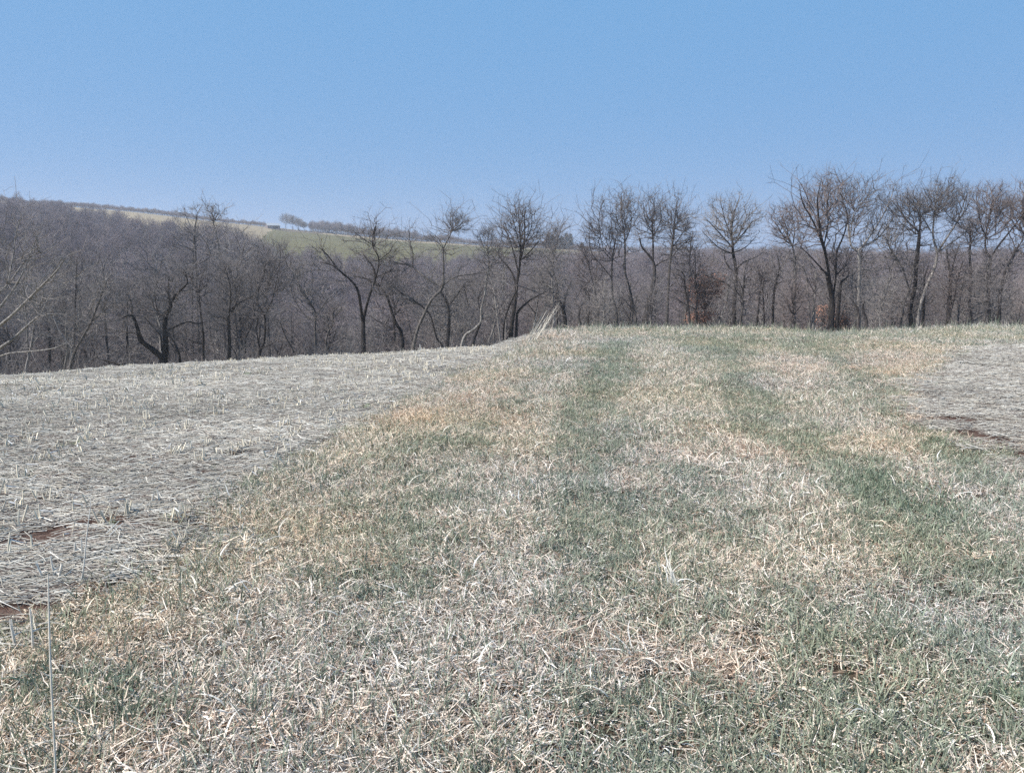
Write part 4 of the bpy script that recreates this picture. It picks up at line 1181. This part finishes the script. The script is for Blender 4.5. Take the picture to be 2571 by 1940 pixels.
for k in range(4):    # 13-16 flattened brown thatch
    forms.append(tuft(50 + k, [(26, dict(spread=.08, length=(.045, .115), width=(.002, .0042), tilt=(1.15, 1.6), curl=(-.2, .3), seg=4, flat=.035), BROWN_C + STRAW_C),
                               (6, dict(spread=.06, length=(.04, .09), width=(.003, .005), tilt=(.3, 1.1), curl=(.2, .6), seg=4), BROWN_C)]))
for k in range(4):    # 17-20 long pale fallen blades
    forms.append(tuft(70 + k, [(6, dict(spread=.05, length=(.08, .17), width=(.006, .011), tilt=(.5, 1.4), curl=(.1, .6), seg=6), [(.80, .76, .69), (.72, .67, .58), (.82, .78, .72)]),
                               (12, dict(spread=.06, length=(.05, .11), width=(.003, .006), tilt=(.3, 1.3), curl=(.15, .7), seg=5), STRAW_C)]))
grass_coll = proto_collection('tuft', forms)

STRAW_B = [(1450, 880, 80, 80, 1), (1500, 800, 70, 40, .7), (1700, 1050, 90, 55, .9), (1780, 1220, 60, 50, .8), (1440, 1250, 45, 60, 1), (1900, 950, 60, 45, .8), (1800, 890, 60, 30, .7), (1730, 830, 60, 25, .6),
           (1120, 1040, 110, 60, .9), (890, 880, 60, 22, .8), (600, 1120, 150, 70, .55), (540, 1170, 80, 50, .8), (500, 1560, 300, 80, 1.2), (150, 1620, 180, 60, 1.1), (300, 1320, 140, 40, .6), (1350, 1400, 130, 60, .5), (1200, 730, 110, 16, .9),
           (1500, 716, 250, 7, .7), (2110, 712, 140, 8, 1), (1280, 1290, 100, 40, .5), (650, 1300, 150, 50, .5), (1050, 850, 80, 40, .5), (700, 1030, 120, 50, .5), (1750, 1470, 120, 40, .4), (800, 1350, 200, 40, .3)]
BROWN_B = [(890, 895, 55, 16, .9), (1020, 855, 60, 30, .7), (1590, 985, 80, 20, 1), (1720, 797, 55, 18, .8), (1950, 790, 80, 28, .8), (1520, 1440, 90, 40, .9), (1340, 1390, 90, 40, .6), (1110, 925, 40, 14, .6),
           (1180, 735, 50, 12, .7), (230, 1400, 60, 30, .7), (100, 1640, 150, 25, .3), (1330, 1440, 60, 40, .5), (500, 1620, 300, 30, .5), (640, 1570, 150, 50, .35), (2060, 870, 90, 40, .8), (1930, 960, 50, 25, .4), (1360, 1040, 40, 15, .6), (1850, 760, 60, 14, .3), (1130, 1020, 70, 12, .4)]
GREEN_B = [(1900, 1300, 330, 180, .62), (1650, 1480, 330, 160, .5), (900, 1330, 200, 60, .3), (150, 1440, 160, 30, .4), (1000, 1600, 150, 40, .3), (1310, 810, 55, 30, 1), (1240, 920, 60, 50, .7), (1290, 1080, 80, 110, .75), (1580, 770, 80, 50, .8), (1650, 900, 60, 60, .5), (1880, 1040, 80, 45, 1), (2000, 1090, 90, 45, 1), (2010, 960, 80, 35, .9),
           (2100, 1370, 90, 70, .8), (960, 985, 80, 25, .6), (250, 1490, 200, 50, .7), (1850, 1300, 100, 60, .4), (1500, 1160, 110, 120, .5), (70, 1500, 70, 35, .8), (1700, 1250, 60, 80, .3), (2180, 1515, 30, 22, 1), (690, 925, 40, 20, .4),
           (1850, 850, 60, 30, .5), (1750, 735, 90, 10, .5), (1450, 745, 90, 12, .4), (1900, 1200, 130, 50, .5), (1600, 1330, 160, 60, .3), (1200, 1570, 90, 50, .3), (1380, 1560, 80, 60, .35), (480, 1080, 60, 25, .4), (2050, 1240, 100, 60, .4)]
DEEP_B = [(1890, 1050, 60, 30, 1), (2010, 1100, 70, 30, 1), (2180, 1515, 28, 18, 1), (1310, 810, 40, 20, .5), (2010, 960, 60, 25, .6), (300, 1500, 110, 25, .4)]

STRAW_L = [([(1420, 740), (1450, 850), (1500, 940), (1640, 1030), (1720, 1090), (1790, 1230)], .34, 1.0),
           ([(1640, 755), (1720, 825), (1850, 915), (1950, 985), (2060, 1100)], .26, .8), ([(1230, 735), (1180, 850), (1120, 1040), (1080, 1250), (1040, 1480)], .30, .55),
           ([(1150, 745), (1040, 850), (890, 885), (750, 980), (600, 1120), (520, 1190), (400, 1330)], .32, .7)]
GREEN_L = [([(1330, 745), (1300, 820), (1250, 920), (1270, 1050), (1310, 1180), (1400, 1350), (1520, 1640)], .30, .9),
           ([(1550, 735), (1590, 830), (1660, 930), (1800, 1020), (1900, 1080), (2000, 1250), (2120, 1500)], .34, .8), ([(1760, 735), (1900, 850), (2000, 950), (2150, 1050)], .35, .7),
           ([(1220, 790), (1060, 900), (960, 985), (850, 1150), (800, 1350)], .28, .5)]

def lanes(x, y, L):
    out = np.zeros(len(x))
    for pts, w, s in L:
        g = np.array([to_ground(*p) for p in pts])
        d = np.full(len(x), 99.0)
        for a, b in zip(g[:-1], g[1:]):
            ab = b - a; t = np.clip(((x - a[0]) * ab[0] + (y - a[1]) * ab[1]) / (ab @ ab + 1e-9), 0, 1)
            d = np.minimum(d, np.hypot(x - a[0] - t * ab[0], y - a[1] - t * ab[1]))
        ww = w * (1 + 0.5 * (fbm(x * 1.3, y * 1.3, 301, 2) - .5))
        out = np.maximum(out, s * np.exp(-(d / ww) ** 2))
    return out

def blobs(u, v, B):
    s = np.zeros(len(u))
    for (x, y, a, b, w) in B:
        s = np.maximum(s, w * np.exp(-0.5 * (((u - x) / a) ** 2 + ((v - y) / b) ** 2)))
    return s

def grass():
    rg = np.random.default_rng(11)
    Ps = []
    for r0, r1, den in ((0.3, 3.2, 620), (3.2, 6, 540), (6, 10, 400), (10, 16, 270), (16, 33, 150)):
        amax = {0.3: 2.6, 3.2: 1.35, 6: 1.05}.get(r0, 0.88)
        area = amax * (r1 ** 2 - r0 ** 2)
        n = int(area * den)
        th = rg.uniform(-amax, amax, n); r = np.sqrt(rg.uniform(r0 ** 2, r1 ** 2, n))
        Ps.append(np.stack([r * np.sin(th), r * np.cos(th)], 1))
    XY = np.concatenate(Ps)
    x, y = XY[:, 0], XY[:, 1]
    z = ground_z(x, y)
    P = np.stack([x, y, z], 1)
    u, v = project(P)
    off = y < 0.8
    jx = rg.normal(0, .13, len(x))
    lf, rf = left_field(x + jx, y), right_field(x + jx, y + jx)
    n1 = fbm(x * 1.6, y * 1.6, 41, 4); n2 = fbm(x * 4.5, y * 4.5, 51, 3); n3 = fbm(x * .5, y * .5, 61, 3)
    S = blobs(u, v, STRAW_B) * (~off); G = blobs(u, v, GREEN_B) * (~off); B = blobs(u, v, BROWN_B) * (~off); Dp = blobs(u, v, DEEP_B) * (~off)
    GL = lanes(x, y, GREEN_L); SL = lanes(x, y, STRAW_L)
    S = np.maximum(S * .7, SL); G = np.maximum(G * .7, GL)
    g = 0.47 + (G - S) * 0.58 + (n1 - .5) * .7 + (n2 - .5) * .9 + (n3 - .5) * .3 - B * .7
    pg = smooth(0.2, 0.85, g)
    pb = np.clip(B * 0.5 + (n2 > .68) * .15, 0, .9)
    q = rg.uniform(0, 1, len(x))
    kind = np.where(q < pb, 2, np.where(rg.uniform(0, 1, len(x)) < pg, 1, 0))
    longp = (kind == 0) & (rg.uniform(0, 1, len(x)) < 0.012 + 0.07 * S)
    idx = np.where(kind == 0, rg.integers(0, 7, len(x)), np.where(kind == 1, rg.integers(7, 13, len(x)), rg.integers(13, 17, len(x))))
    idx = np.where(longp, rg.integers(17, 21, len(x)), idx)
    keep = ~rf & (~lf | (rg.uniform(0, 1, len(x)) < 0.0))
    r = np.hypot(x, y)
    s = rg.uniform(.75, 1.2, len(x)) * (0.85 + 0.35 * n1) * (1 + 0.25 * S - .1 * G) * (1 + smooth(10, 25, r) * .35)
    Xc = (PW / 2 + np.tan(np.clip(np.arctan2(x, y), -.72, .72)) * 1.0 * FPX) / K
    rim = np.exp(-((r - np.interp(Xc, TX, T_RC)) / 2.2) ** 2)
    hz = s * np.where(kind == 1, .9, 1.0) * (1 + .3 * Dp) * (1 + rim * (.3 + 1.3 * (rg.uniform(0, 1, len(x)) < .12)))
    tint = np.ones((len(x), 3)) * 1.06
    vary = rg.uniform(.85, 1.12, len(x))[:, None]
    warm = fbm(x * .9 + 7, y * .9, 91, 3)
    tint *= vary
    tint[:, 0] *= 1 + .10 * (warm - .5); tint[:, 2] *= 1.0 - .22 * (warm - .5)
    wy = blobs(u, v, [(150, 1600, 200, 80, 1), (500, 1560, 250, 70, .6), (540, 1160, 120, 50, .8), (230, 1400, 120, 50, .6), (900, 890, 90, 30, .6), (1010, 850, 90, 30, .5)])
    tint[:, 1] *= 1 - .03 * wy; tint[:, 2] *= 1 - .07 * wy
    dm = Dp * (kind == 1)
    tint[:, 0] *= 1 - .22 * dm; tint[:, 1] *= 1 - .15 * dm; tint[:, 2] *= 1 - .22 * dm
    om = (kind == 2)
    tint[om, 0] *= 1.05; tint[om, 2] *= .95
    rot = np.stack([rg.normal(0, .12, len(x)), rg.normal(0, .12, len(x)), rg.uniform(0, 6.28, len(x))], 1)
    for nm, msk, lab in (('dry_grass', kind != 1, 'short curled straw coloured dead grass covering the headland'), ('green_grass', kind == 1, 'low grey green grass growing up through the dead straw')):
        m = keep & msk
        scatter(nm, grass_coll, P[m], rot[m], np.stack([s, s, hz], 1)[m], idx[m], tint[m])
        o = bpy.data.objects[nm]; o['label'] = lab; o['category'] = 'grass'
    print('tufts', int(keep.sum()))
grass()

# ------------------------------------------------------------------ stubble fields
LIT_C = [(.52, .49, .43), (.42, .395, .35), (.67, .635, .565), (.31, .27, .235), (.19, .15, .13), (.51, .46, .38)]
def litter_mesh(seed, n, R, fine):
    rs = np.random.default_rng(seed)
    c = rs.uniform(-R, R, (n, 2))
    az = rs.normal(0, .38, n) + (rs.uniform(0, 1, n) < .18) * rs.uniform(-1.5, 1.5, n)
    l = rs.uniform(.04, .20, n) * fine; w = rs.uniform(.001, .0027, n)
    z0 = rs.uniform(.002, .022, n); tz = rs.normal(0, .06, n)
    d = np.stack([np.cos(az) * l / 2, np.sin(az) * l / 2, tz * l], 1)
    cc = np.concatenate([c, z0[:, None]], 1)
    bend = rs.normal(0, .06, (n, 3)) * l[:, None]; bend[:, 2] = np.abs(bend[:, 2])
    m = cc + bend
    A, F1 = tubes(cc - d, m, w, w, 3); B, F2 = tubes(m, cc + d, w, w * .8, 3)
    V, F = join([(A, F1), (B, F2)])
    col = np.array(LIT_C)[rs.integers(0, len(LIT_C), n)] * rs.uniform(.75, 1.2, (n, 1))
    C_ = np.concatenate([np.repeat(col, 6, axis=0)] * 2)
    V[:, 2] = np.maximum(V[:, 2], .001)
    return mesh_np('straw', V, F, mats=[M_STRAW], colors=np.clip(C_, 0, 1))
lit = [litter_mesh(200 + k, 110, .17, 1.0) for k in range(6)] + [litter_mesh(220 + k, 80, .12, .55) for k in range(4)]
lit_coll = proto_collection('straw', lit)

def stub_mesh(seed):
    rs = np.random.default_rng(seed)
    parts = []; cols = []
    n = int(rs.integers(1, 4))
    for q in range(n):
        p = np.array([rs.normal(0, .012), rs.normal(0, .012), -.01]); h = rs.uniform(.06, .13)
        tl = rs.normal(0, .22, 2)
        mid = p + np.array([tl[0] * h * .5, tl[1] * h * .5, h * .5]); top = mid + np.array([tl[0] * h * .5 + rs.normal(0, .006), tl[1] * h * .5, h * .5])
        w = rs.uniform(.0032, .0058)
        V, F = polytube([p, mid, top], [w * 1.1, w, w * .9], 5)
        # ragged split top
        V[-5:, 2] += rs.uniform(-.008, .01, 5)
        parts.append((V, F)); cols.append(np.repeat(np.array([rs.choice([.78, .86, .7])]) * np.array([[1.0, .89, .70]]), len(V), axis=0))
        if rs.uniform() < .35:   # a torn sheath leaf hanging off
            V2, F2 = tubes(np.array([top]), np.array([top + np.array([rs.normal(0, .03), rs.normal(0, .03), -.015])]), np.array([w]), np.array([w * .4]), 3)
            parts.append((V2, F2)); cols.append(np.full((len(V2), 3), .6))
    V, F = join(parts)
    return mesh_np('stub', V, F, mats=[M_STRAW], colors=np.concatenate(cols))
stub_coll = proto_collection('stub', [stub_mesh(400 + k) for k in range(12)])

def field():
    rg = np.random.default_rng(23)
    # lying straw
    Ps = []
    for r0, r1, den in ((1.5, 6, 55), (6, 12, 42), (12, 33, 30)):
        n = int(0.9 * (r1 ** 2 - r0 ** 2) * den)
        th = rg.uniform(-.9, .9, n); r = np.sqrt(rg.uniform(r0 ** 2, r1 ** 2, n))
        Ps.append(np.stack([r * np.sin(th), r * np.cos(th)], 1))
    x, y = np.concatenate(Ps).T
    jx = rg.normal(0, .12, len(x)); lf, rf = left_field(x + jx, y), right_field(x + jx, y + jx)
    bare = fbm(x * .8, y * 2.0, 71, 4)
    z = ground_z(x, y); P = np.stack([x, y, z], 1)
    u, v = project(P)
    soilb = blobs(u, v, [(200, 1295, 90, 38, 1.05), (60, 1345, 120, 38, 1.05), (180, 1105, 140, 22, .35), (2160, 950, 110, 50, .8), (620, 970, 80, 14, .3), (360, 1160, 30, 40, .4)])
    dens = np.clip(1.05 - np.maximum(0, bare - .52) * 2.5 - soilb * .95, 0.3 - .22 * soilb, 1)
    dens = np.where(rf, np.where(v < 900, 1.0, np.where(v < 930, .7, .42)), dens)
    keep = (lf | rf) & (rg.uniform(0, 1, len(x)) < dens)
    # a little thrown onto the grass beside the field
    x, y, P = x[keep], y[keep], P[keep]; lf = lf[keep]; n = len(x)
    greyb = fbm(x * .4, y * 1.2, 81, 3)[:, None]
    tint = np.ones((n, 3)) * rg.uniform(.8, 1.1, (n, 1)) * (0.72 + .45 * greyb)
    s = rg.uniform(.8, 1.25, n) * (1 + .35 * smooth(7, 12, np.hypot(x, y)))
    rz = rg.normal(0, .22, n) + np.where(lf, .12, -.1)
    P = P + np.array([0, 0, .006])
    scatter('straw_litter', lit_coll, P, np.stack([np.zeros(n), np.zeros(n), rz], 1), np.stack([s, s, np.ones(n) * 1.2], 1), rg.integers(0, 10, n), tint)
    o = bpy.data.objects['straw_litter']; o['label'] = 'grey white chopped straw lying over the stubble ground'; o['category'] = 'straw'
    # standing stubs in drilled rows
    a = math.radians(62); dx, dy = math.cos(a), math.sin(a); nx, ny = -dy, dx
    pts = []
    for k in range(-10, 150):
        L = 46
        t = np.cumsum(rg.exponential(.085, int(L / .085))) - 8
        off_ = k * .38
        w = rg.normal(0, .02, len(t))
        X = 3 + nx * (off_ + w) + dx * t; Y = 2 + ny * (off_ + w) * 1 + dy * t
        gap = fbm(X * .9, Y * .9, 99, 3) > .40
        pts.append(np.stack([X, Y], 1)[gap])
    x, y = np.concatenate(pts).T
    m = left_field(x, y) & (np.hypot(x, y) < 30) & (y > 2.2)
    x, y = x[m], y[m]; n = len(x); P = np.stack([x, y, ground_z(x, y)], 1)
    s = rg.uniform(.7, 1.15, n)
    scatter('corn_stubble', stub_coll, P, np.stack([rg.normal(0, .15, n), rg.normal(0, .15, n), rg.uniform(0, 6.28, n)], 1), np.stack([s, s, s], 1), rg.integers(0, 12, n), np.ones((n, 3)) * rg.uniform(.85, 1.12, (n, 1)))
    o = bpy.data.objects['corn_stubble']; o['label'] = 'rows of short pale cut stalks standing in the left field'; o['category'] = 'stubble'
    print('stubs', n)
    # weeds greening the field
    n = 90000
    th = rg.uniform(-.85, .5, n); r = np.sqrt(rg.uniform(4 ** 2, 30 ** 2, n)); x, y = r * np.sin(th), r * np.cos(th)
    gn = fbm(x * .35, y * .9, 33, 3)
    u, v = project(np.stack([x, y, ground_z(x, y)], 1))
    wb = blobs(u, v, [(150, 835, 350, 22, .9), (520, 870, 300, 14, .6), (760, 925, 90, 22, .9), (880, 800, 150, 14, .5), (150, 950, 150, 18, .6), (500, 1010, 120, 16, .5), (250, 1020, 120, 10, .4), (1000, 770, 70, 10, .4)])
    m = left_field(x, y) & (rg.uniform(0, 1, n) < np.maximum(wb * 1.5, .3) * (smooth(.30, .6, gn) * .8 + .15) * smooth(4.5, 8, r))
    x, y = x[m], y[m]; n = len(x)
    s = rg.uniform(.6, 1.0, n)
    tint = np.array([[.84, 1.06, .80]]) * rg.uniform(.9, 1.2, (n, 1))
    scatter('field_weeds', grass_coll, np.stack([x, y, ground_z(x, y)], 1), np.stack([np.zeros(n), np.zeros(n), rg.uniform(0, 6.28, n)], 1), np.stack([s, s, s * .6], 1), rg.integers(7, 13, n), tint)
    o = bpy.data.objects['field_weeds']; o['label'] = 'sparse low green weeds between the stubble rows'; o['category'] = 'weeds'
field()

# ------------------------------------------------------------------ single plants that stand out
def solo_clump(Xd, Yd, seed, n, length, width, tilt, curl, cols, name, label, cat, rot=0, seg=6, spread=.04, lean=None, scale=1.0):
    gx, gy = to_ground(Xd, Yd)
    root_z = gz(gx, gy)
    rs = np.random.default_rng(seed)
    V, F, per = blades(rs, n, spread=spread, length=length, width=width, tilt=tilt, curl=curl, seg=seg)
    if lean: V[:, 0] += V[:, 2] * lean[0]; V[:, 1] += V[:, 2] * lean[1]
    V = V * scale
    cols = np.array(cols); c = cols[rs.integers(0, len(cols), n)] * rs.uniform(.85, 1.1, (n, 1))
    o = obj(name, mesh_np(name, V, F, mats=[M_SOLO], colors=np.clip(np.repeat(c, per, axis=0), 0, 1)), loc=(gx, gy, root_z))
    o.rotation_euler = (0, 0, rot)
    thing(o, label, cat)
    return o

def solo_mat():
    m, nt, out = nodemat('single_blade')
    a = nt.nodes.new('ShaderNodeAttribute'); a.attribute_name = 'shade'
    d = nt.nodes.new('ShaderNodeBsdfPrincipled'); d.inputs['Roughness'].default_value = .6
    tr = nt.nodes.new('ShaderNodeBsdfTranslucent'); mx = nt.nodes.new('ShaderNodeMixShader'); mx.inputs[0].default_value = .2
    nt.links.new(a.outputs[0], d.inputs['Base Color']); nt.links.new(a.outputs[0], tr.inputs[0])
    nt.links.new(d.outputs[0], mx.inputs[1]); nt.links.new(tr.outputs[0], mx.inputs[2]); nt.links.new(mx.outputs[0], out.inputs[0])
    return m
M_SOLO = solo_mat()
WHITE = [(.92, .87, .79), (.85, .80, .71), (.76, .70, .60)]
solo_clump(1450, 1270, 1, 30, (.10, .22), (.005, .010), (.05, .9), (.05, .5), WHITE, 'white_grass_clump', 'bright white clump of broad dead blades standing in green grass, middle right', 'grass clump', lean=(-.25, 0))
solo_clump(1185, 1275, 2, 16, (.08, .17), (.006, .011), (.3, 1.2), (.3, .8), WHITE, 'white_grass_clump', 'curled white dead grass clump left of the bright standing clump', 'grass clump')
solo_clump(1790, 1225, 3, 22, (.10, .22), (.006, .011), (.4, 1.3), (.1, .6), WHITE, 'white_grass_clump', 'pale sprawling grass clump right of the bright standing clump', 'grass clump')
solo_clump(1900, 1560, 4, 16, (.10, .2), (.006, .011), (.5, 1.3), (.2, .7), WHITE, 'white_grass_clump', 'white curled blades near the bottom right of the grass', 'grass clump')
solo_clump(1040, 1480, 5, 16, (.10, .2), (.006, .010), (.3, 1.3), (.05, .6), WHITE, 'white_grass_clump', 'pale broken blades in the brown patch near the bottom middle', 'grass clump')
solo_clump(535, 1200, 6, 22, (.12, .26), (.005, .009), (.6, 1.3), (.1, .4), WHITE, 'white_grass_clump', 'long white combed blades right of the stubble field corner', 'grass clump', lean=(.3, 0))
solo_clump(1720, 1080, 7, 30, (.10, .2), (.005, .009), (.3, 1.2), (.3, .7), WHITE, 'white_grass_clump', 'mound of curled pale grass left of the dark green patch', 'grass clump')
solo_clump(1390, 1440, 8, 12, (.12, .25), (.006, .010), (.7, 1.4), (.0, .3), WHITE, 'white_grass_clump', 'white blades fanned over the rust brown patch', 'grass clump')
def stubs(Xd, Yd, seed, hs, label):
    gx, gy = to_ground(Xd, Yd); rs = np.random.default_rng(seed)
    parts = []
    for q, (dx, h, lean) in enumerate(hs):
        p = np.array([dx, rs.normal(0, .01), -.01]); mid = p + np.array([lean * h * .4, 0, h * .5]); top = p + np.array([lean * h + rs.normal(0, .004), 0, h])
        w = rs.uniform(.0042, .006)
        V, F = polytube([p, mid, top], [w * 1.15, w, w * .95], 7); V[-7:, 2] += rs.uniform(-.012, .012, 7)
        parts.append((V, F))
        if h > .08: parts.append(tubes(np.array([mid]), np.array([mid + np.array([.03 * (-1) ** q, .01, .015])]), np.array([w * .9]), np.array([w * .3]), 4))
    V, F = join(parts)
    o = obj('cut_stalk', mesh_np('cut_stalk', V, F, mats=[M_SOLO], colors=np.full((len(V), 3), .8) * np.array([1, .93, .82])), loc=(gx, gy, gz(gx, gy)))
    thing(o, label, 'stubble')
stubs(96, 1262, 31, [(0, .12, -.25)], 'single white cut stalk leaning left in the near stubble')
stubs(122, 1258, 32, [(-.012, .14, -.1), (.012, .11, .25)], 'white pair of cut stalks forming a V in the near stubble')
stubs(168, 1215, 33, [(-.02, .10, .15), (.03, .12, .08)], 'two upright pale cut stalks beside the thin bending stem')
stubs(72, 1412, 34, [(0, .19, .06)], 'tallest white cut stalk on the bare soil at lower left')
stubs(38, 1400, 35, [(0, .13, -.1)], 'short white cut stalk left of the tallest one at lower left')
stubs(345, 1095, 36, [(-.05, .1, .2), (0, .12, -.1), (.06, .1, .3)], 'cluster of pale cut stalks near the corner of grass and stubble')
# tall dead grass on the corner of the crest
solo_clump(1150, 741, 9, 46, (.30, .85), (.008, .016), (.0, .28), (.0, .05), [(.62, .58, .5), (.7, .66, .58), (.5, .46, .38)], 'tall_dead_grass', 'tall dead grass leaning right on the corner of the crest', 'grass clump', lean=(.55, .1), spread=.16, scale=1.0)
solo_clump(2120, 712, 10, 40, (.15, .4), (.006, .012), (.1, .9), (.0, .3), [(.66, .6, .5), (.74, .7, .6)], 'dead_grass_mound', 'bristly mound of dead grass on the skyline at far right', 'grass clump', spread=.3)
# green rosettes
solo_clump(2183, 1525, 12, 40, (.03, .08), (.012, .022), (.6, 1.4), (.0, .4), [(.10, .15, .03), (.07, .12, .03), (.14, .19, .05)], 'weed_rosette', 'small bright green leafy weed at the right edge near the bottom', 'weed', spread=.07)
solo_clump(210, 1500, 13, 26, (.07, .16), (.007, .012), (.3, 1.2), (.1, .4), [(.12, .20, .13), (.09, .15, .09), (.15, .23, .16)], 'green_tuft', 'blue green broad bladed tuft at lower left beside the tall grey stem', 'grass clump', spread=.09)
solo_clump(60, 1495, 14, 20, (.06, .14), (.007, .012), (.3, 1.2), (.1, .4), [(.12, .20, .13), (.09, .15, .09), (.15, .23, .16)], 'green_tuft', 'blue green broad bladed tuft at the left edge below the stubble', 'grass clump', spread=.08)

def stalk(name, pts, rads, col, label, cat='weed stalk', side=()):
    """pts: list of (Xd, Yd) at forward distance D"""
    D = pts[0][2]
    P = []
    for X, Y, d in pts:
        dx, dz = ray(X * K, Y * K); P.append((dx * d, d, EYE + dz * d))
    P = np.array(P)
    org = P[0].copy(); org[2] = gz(org[0], org[1])
    P[0, 2] = org[2] - .02
    Q, R = smooth_poly(P - org, rads, 4)
    parts = [polytube(Q, R, 6)]
    o = obj(name, mesh_np(name, *join(parts), mats=[plain(name + '_skin', col, .8, 30, .2)], smooth_shade=True), loc=org)
    thing(o, label, cat)
stalk('dry_weed', [(115, 1760, 1.75), (112, 1500, 1.78), (106, 1340, 1.8), (104, 1240, 1.82)], [.003, .0028, .0024, .0015], (.66, .60, .50), 'tall grey dead stem rising through the lower left of the photo')
stalk('dry_weed', [(172, 1300, 3.75), (180, 1230, 3.75), (188, 1150, 3.76), (195, 1095, 3.77), (197, 1050, 3.78)], [.0042, .004, .0032, .0022, .001], (.62, .59, .53), 'thin pale stem bending right over the stubble at left')
stalk('dry_weed', [(405, 1230, 4.3), (404, 1150, 4.3), (401, 1100, 4.3), (399, 1050, 4.3)], [.003, .0026, .002, .001], (.42, .38, .32), 'short slim brown stem on the corner where grass meets stubble')
stalk('dry_weed', [(1092, 800, 13.5), (1090, 770, 13.5), (1091, 735, 13.6), (1092, 690, 13.7)], [.006, .005, .004, .002], (.3, .26, .22), 'thin upright weed stem in front of the crest left of the tall dead grass')
stalk('dry_weed', [(1975, 1085, 6.4), (2010, 1040, 6.45), (2050, 1000, 6.5), (2080, 975, 6.5)], [.0032, .003, .002, .001], (.66, .62, .56), 'pale straight grass stem slanting up right from the dark green patch')
stalk('dry_weed', [(908, 765, 17.5), (908, 755, 17.5), (907, 744, 17.5)], [.012, .01, .007], (.66, .64, .58), 'single pale stub sticking up from the stubble skyline near centre')

# ------------------------------------------------------------------ the air: pale blue haze over the valley
def haze():
    a = 2800.0; z0, z1 = -60.0, 110.0
    V = [(-a, -a, z0), (a, -a, z0), (a, a, z0), (-a, a, z0), (-a, -a, z1), (a, -a, z1), (a, a, z1), (-a, a, z1)]
    me = bpy.data.meshes.new('haze')
    me.from_pydata(V, [], [(0, 3, 2, 1), (4, 5, 6, 7), (0, 1, 5, 4), (1, 2, 6, 5), (2, 3, 7, 6), (3, 0, 4, 7)])
    m, nt, out = nodemat('valley_air')
    v = nt.nodes.new('ShaderNodeVolumePrincipled')
    v.inputs['Color'].default_value = (0.80, 0.83, 0.92, 1); v.inputs['Density'].default_value = HAZE; v.inputs['Anisotropy'].default_value = 0.2
    nt.links.new(v.outputs[0], out.inputs['Volume'])
    me.materials.append(m)
    o = obj('haze', me); o['kind'] = 'stuff'
HAZE = 0.00034
haze()
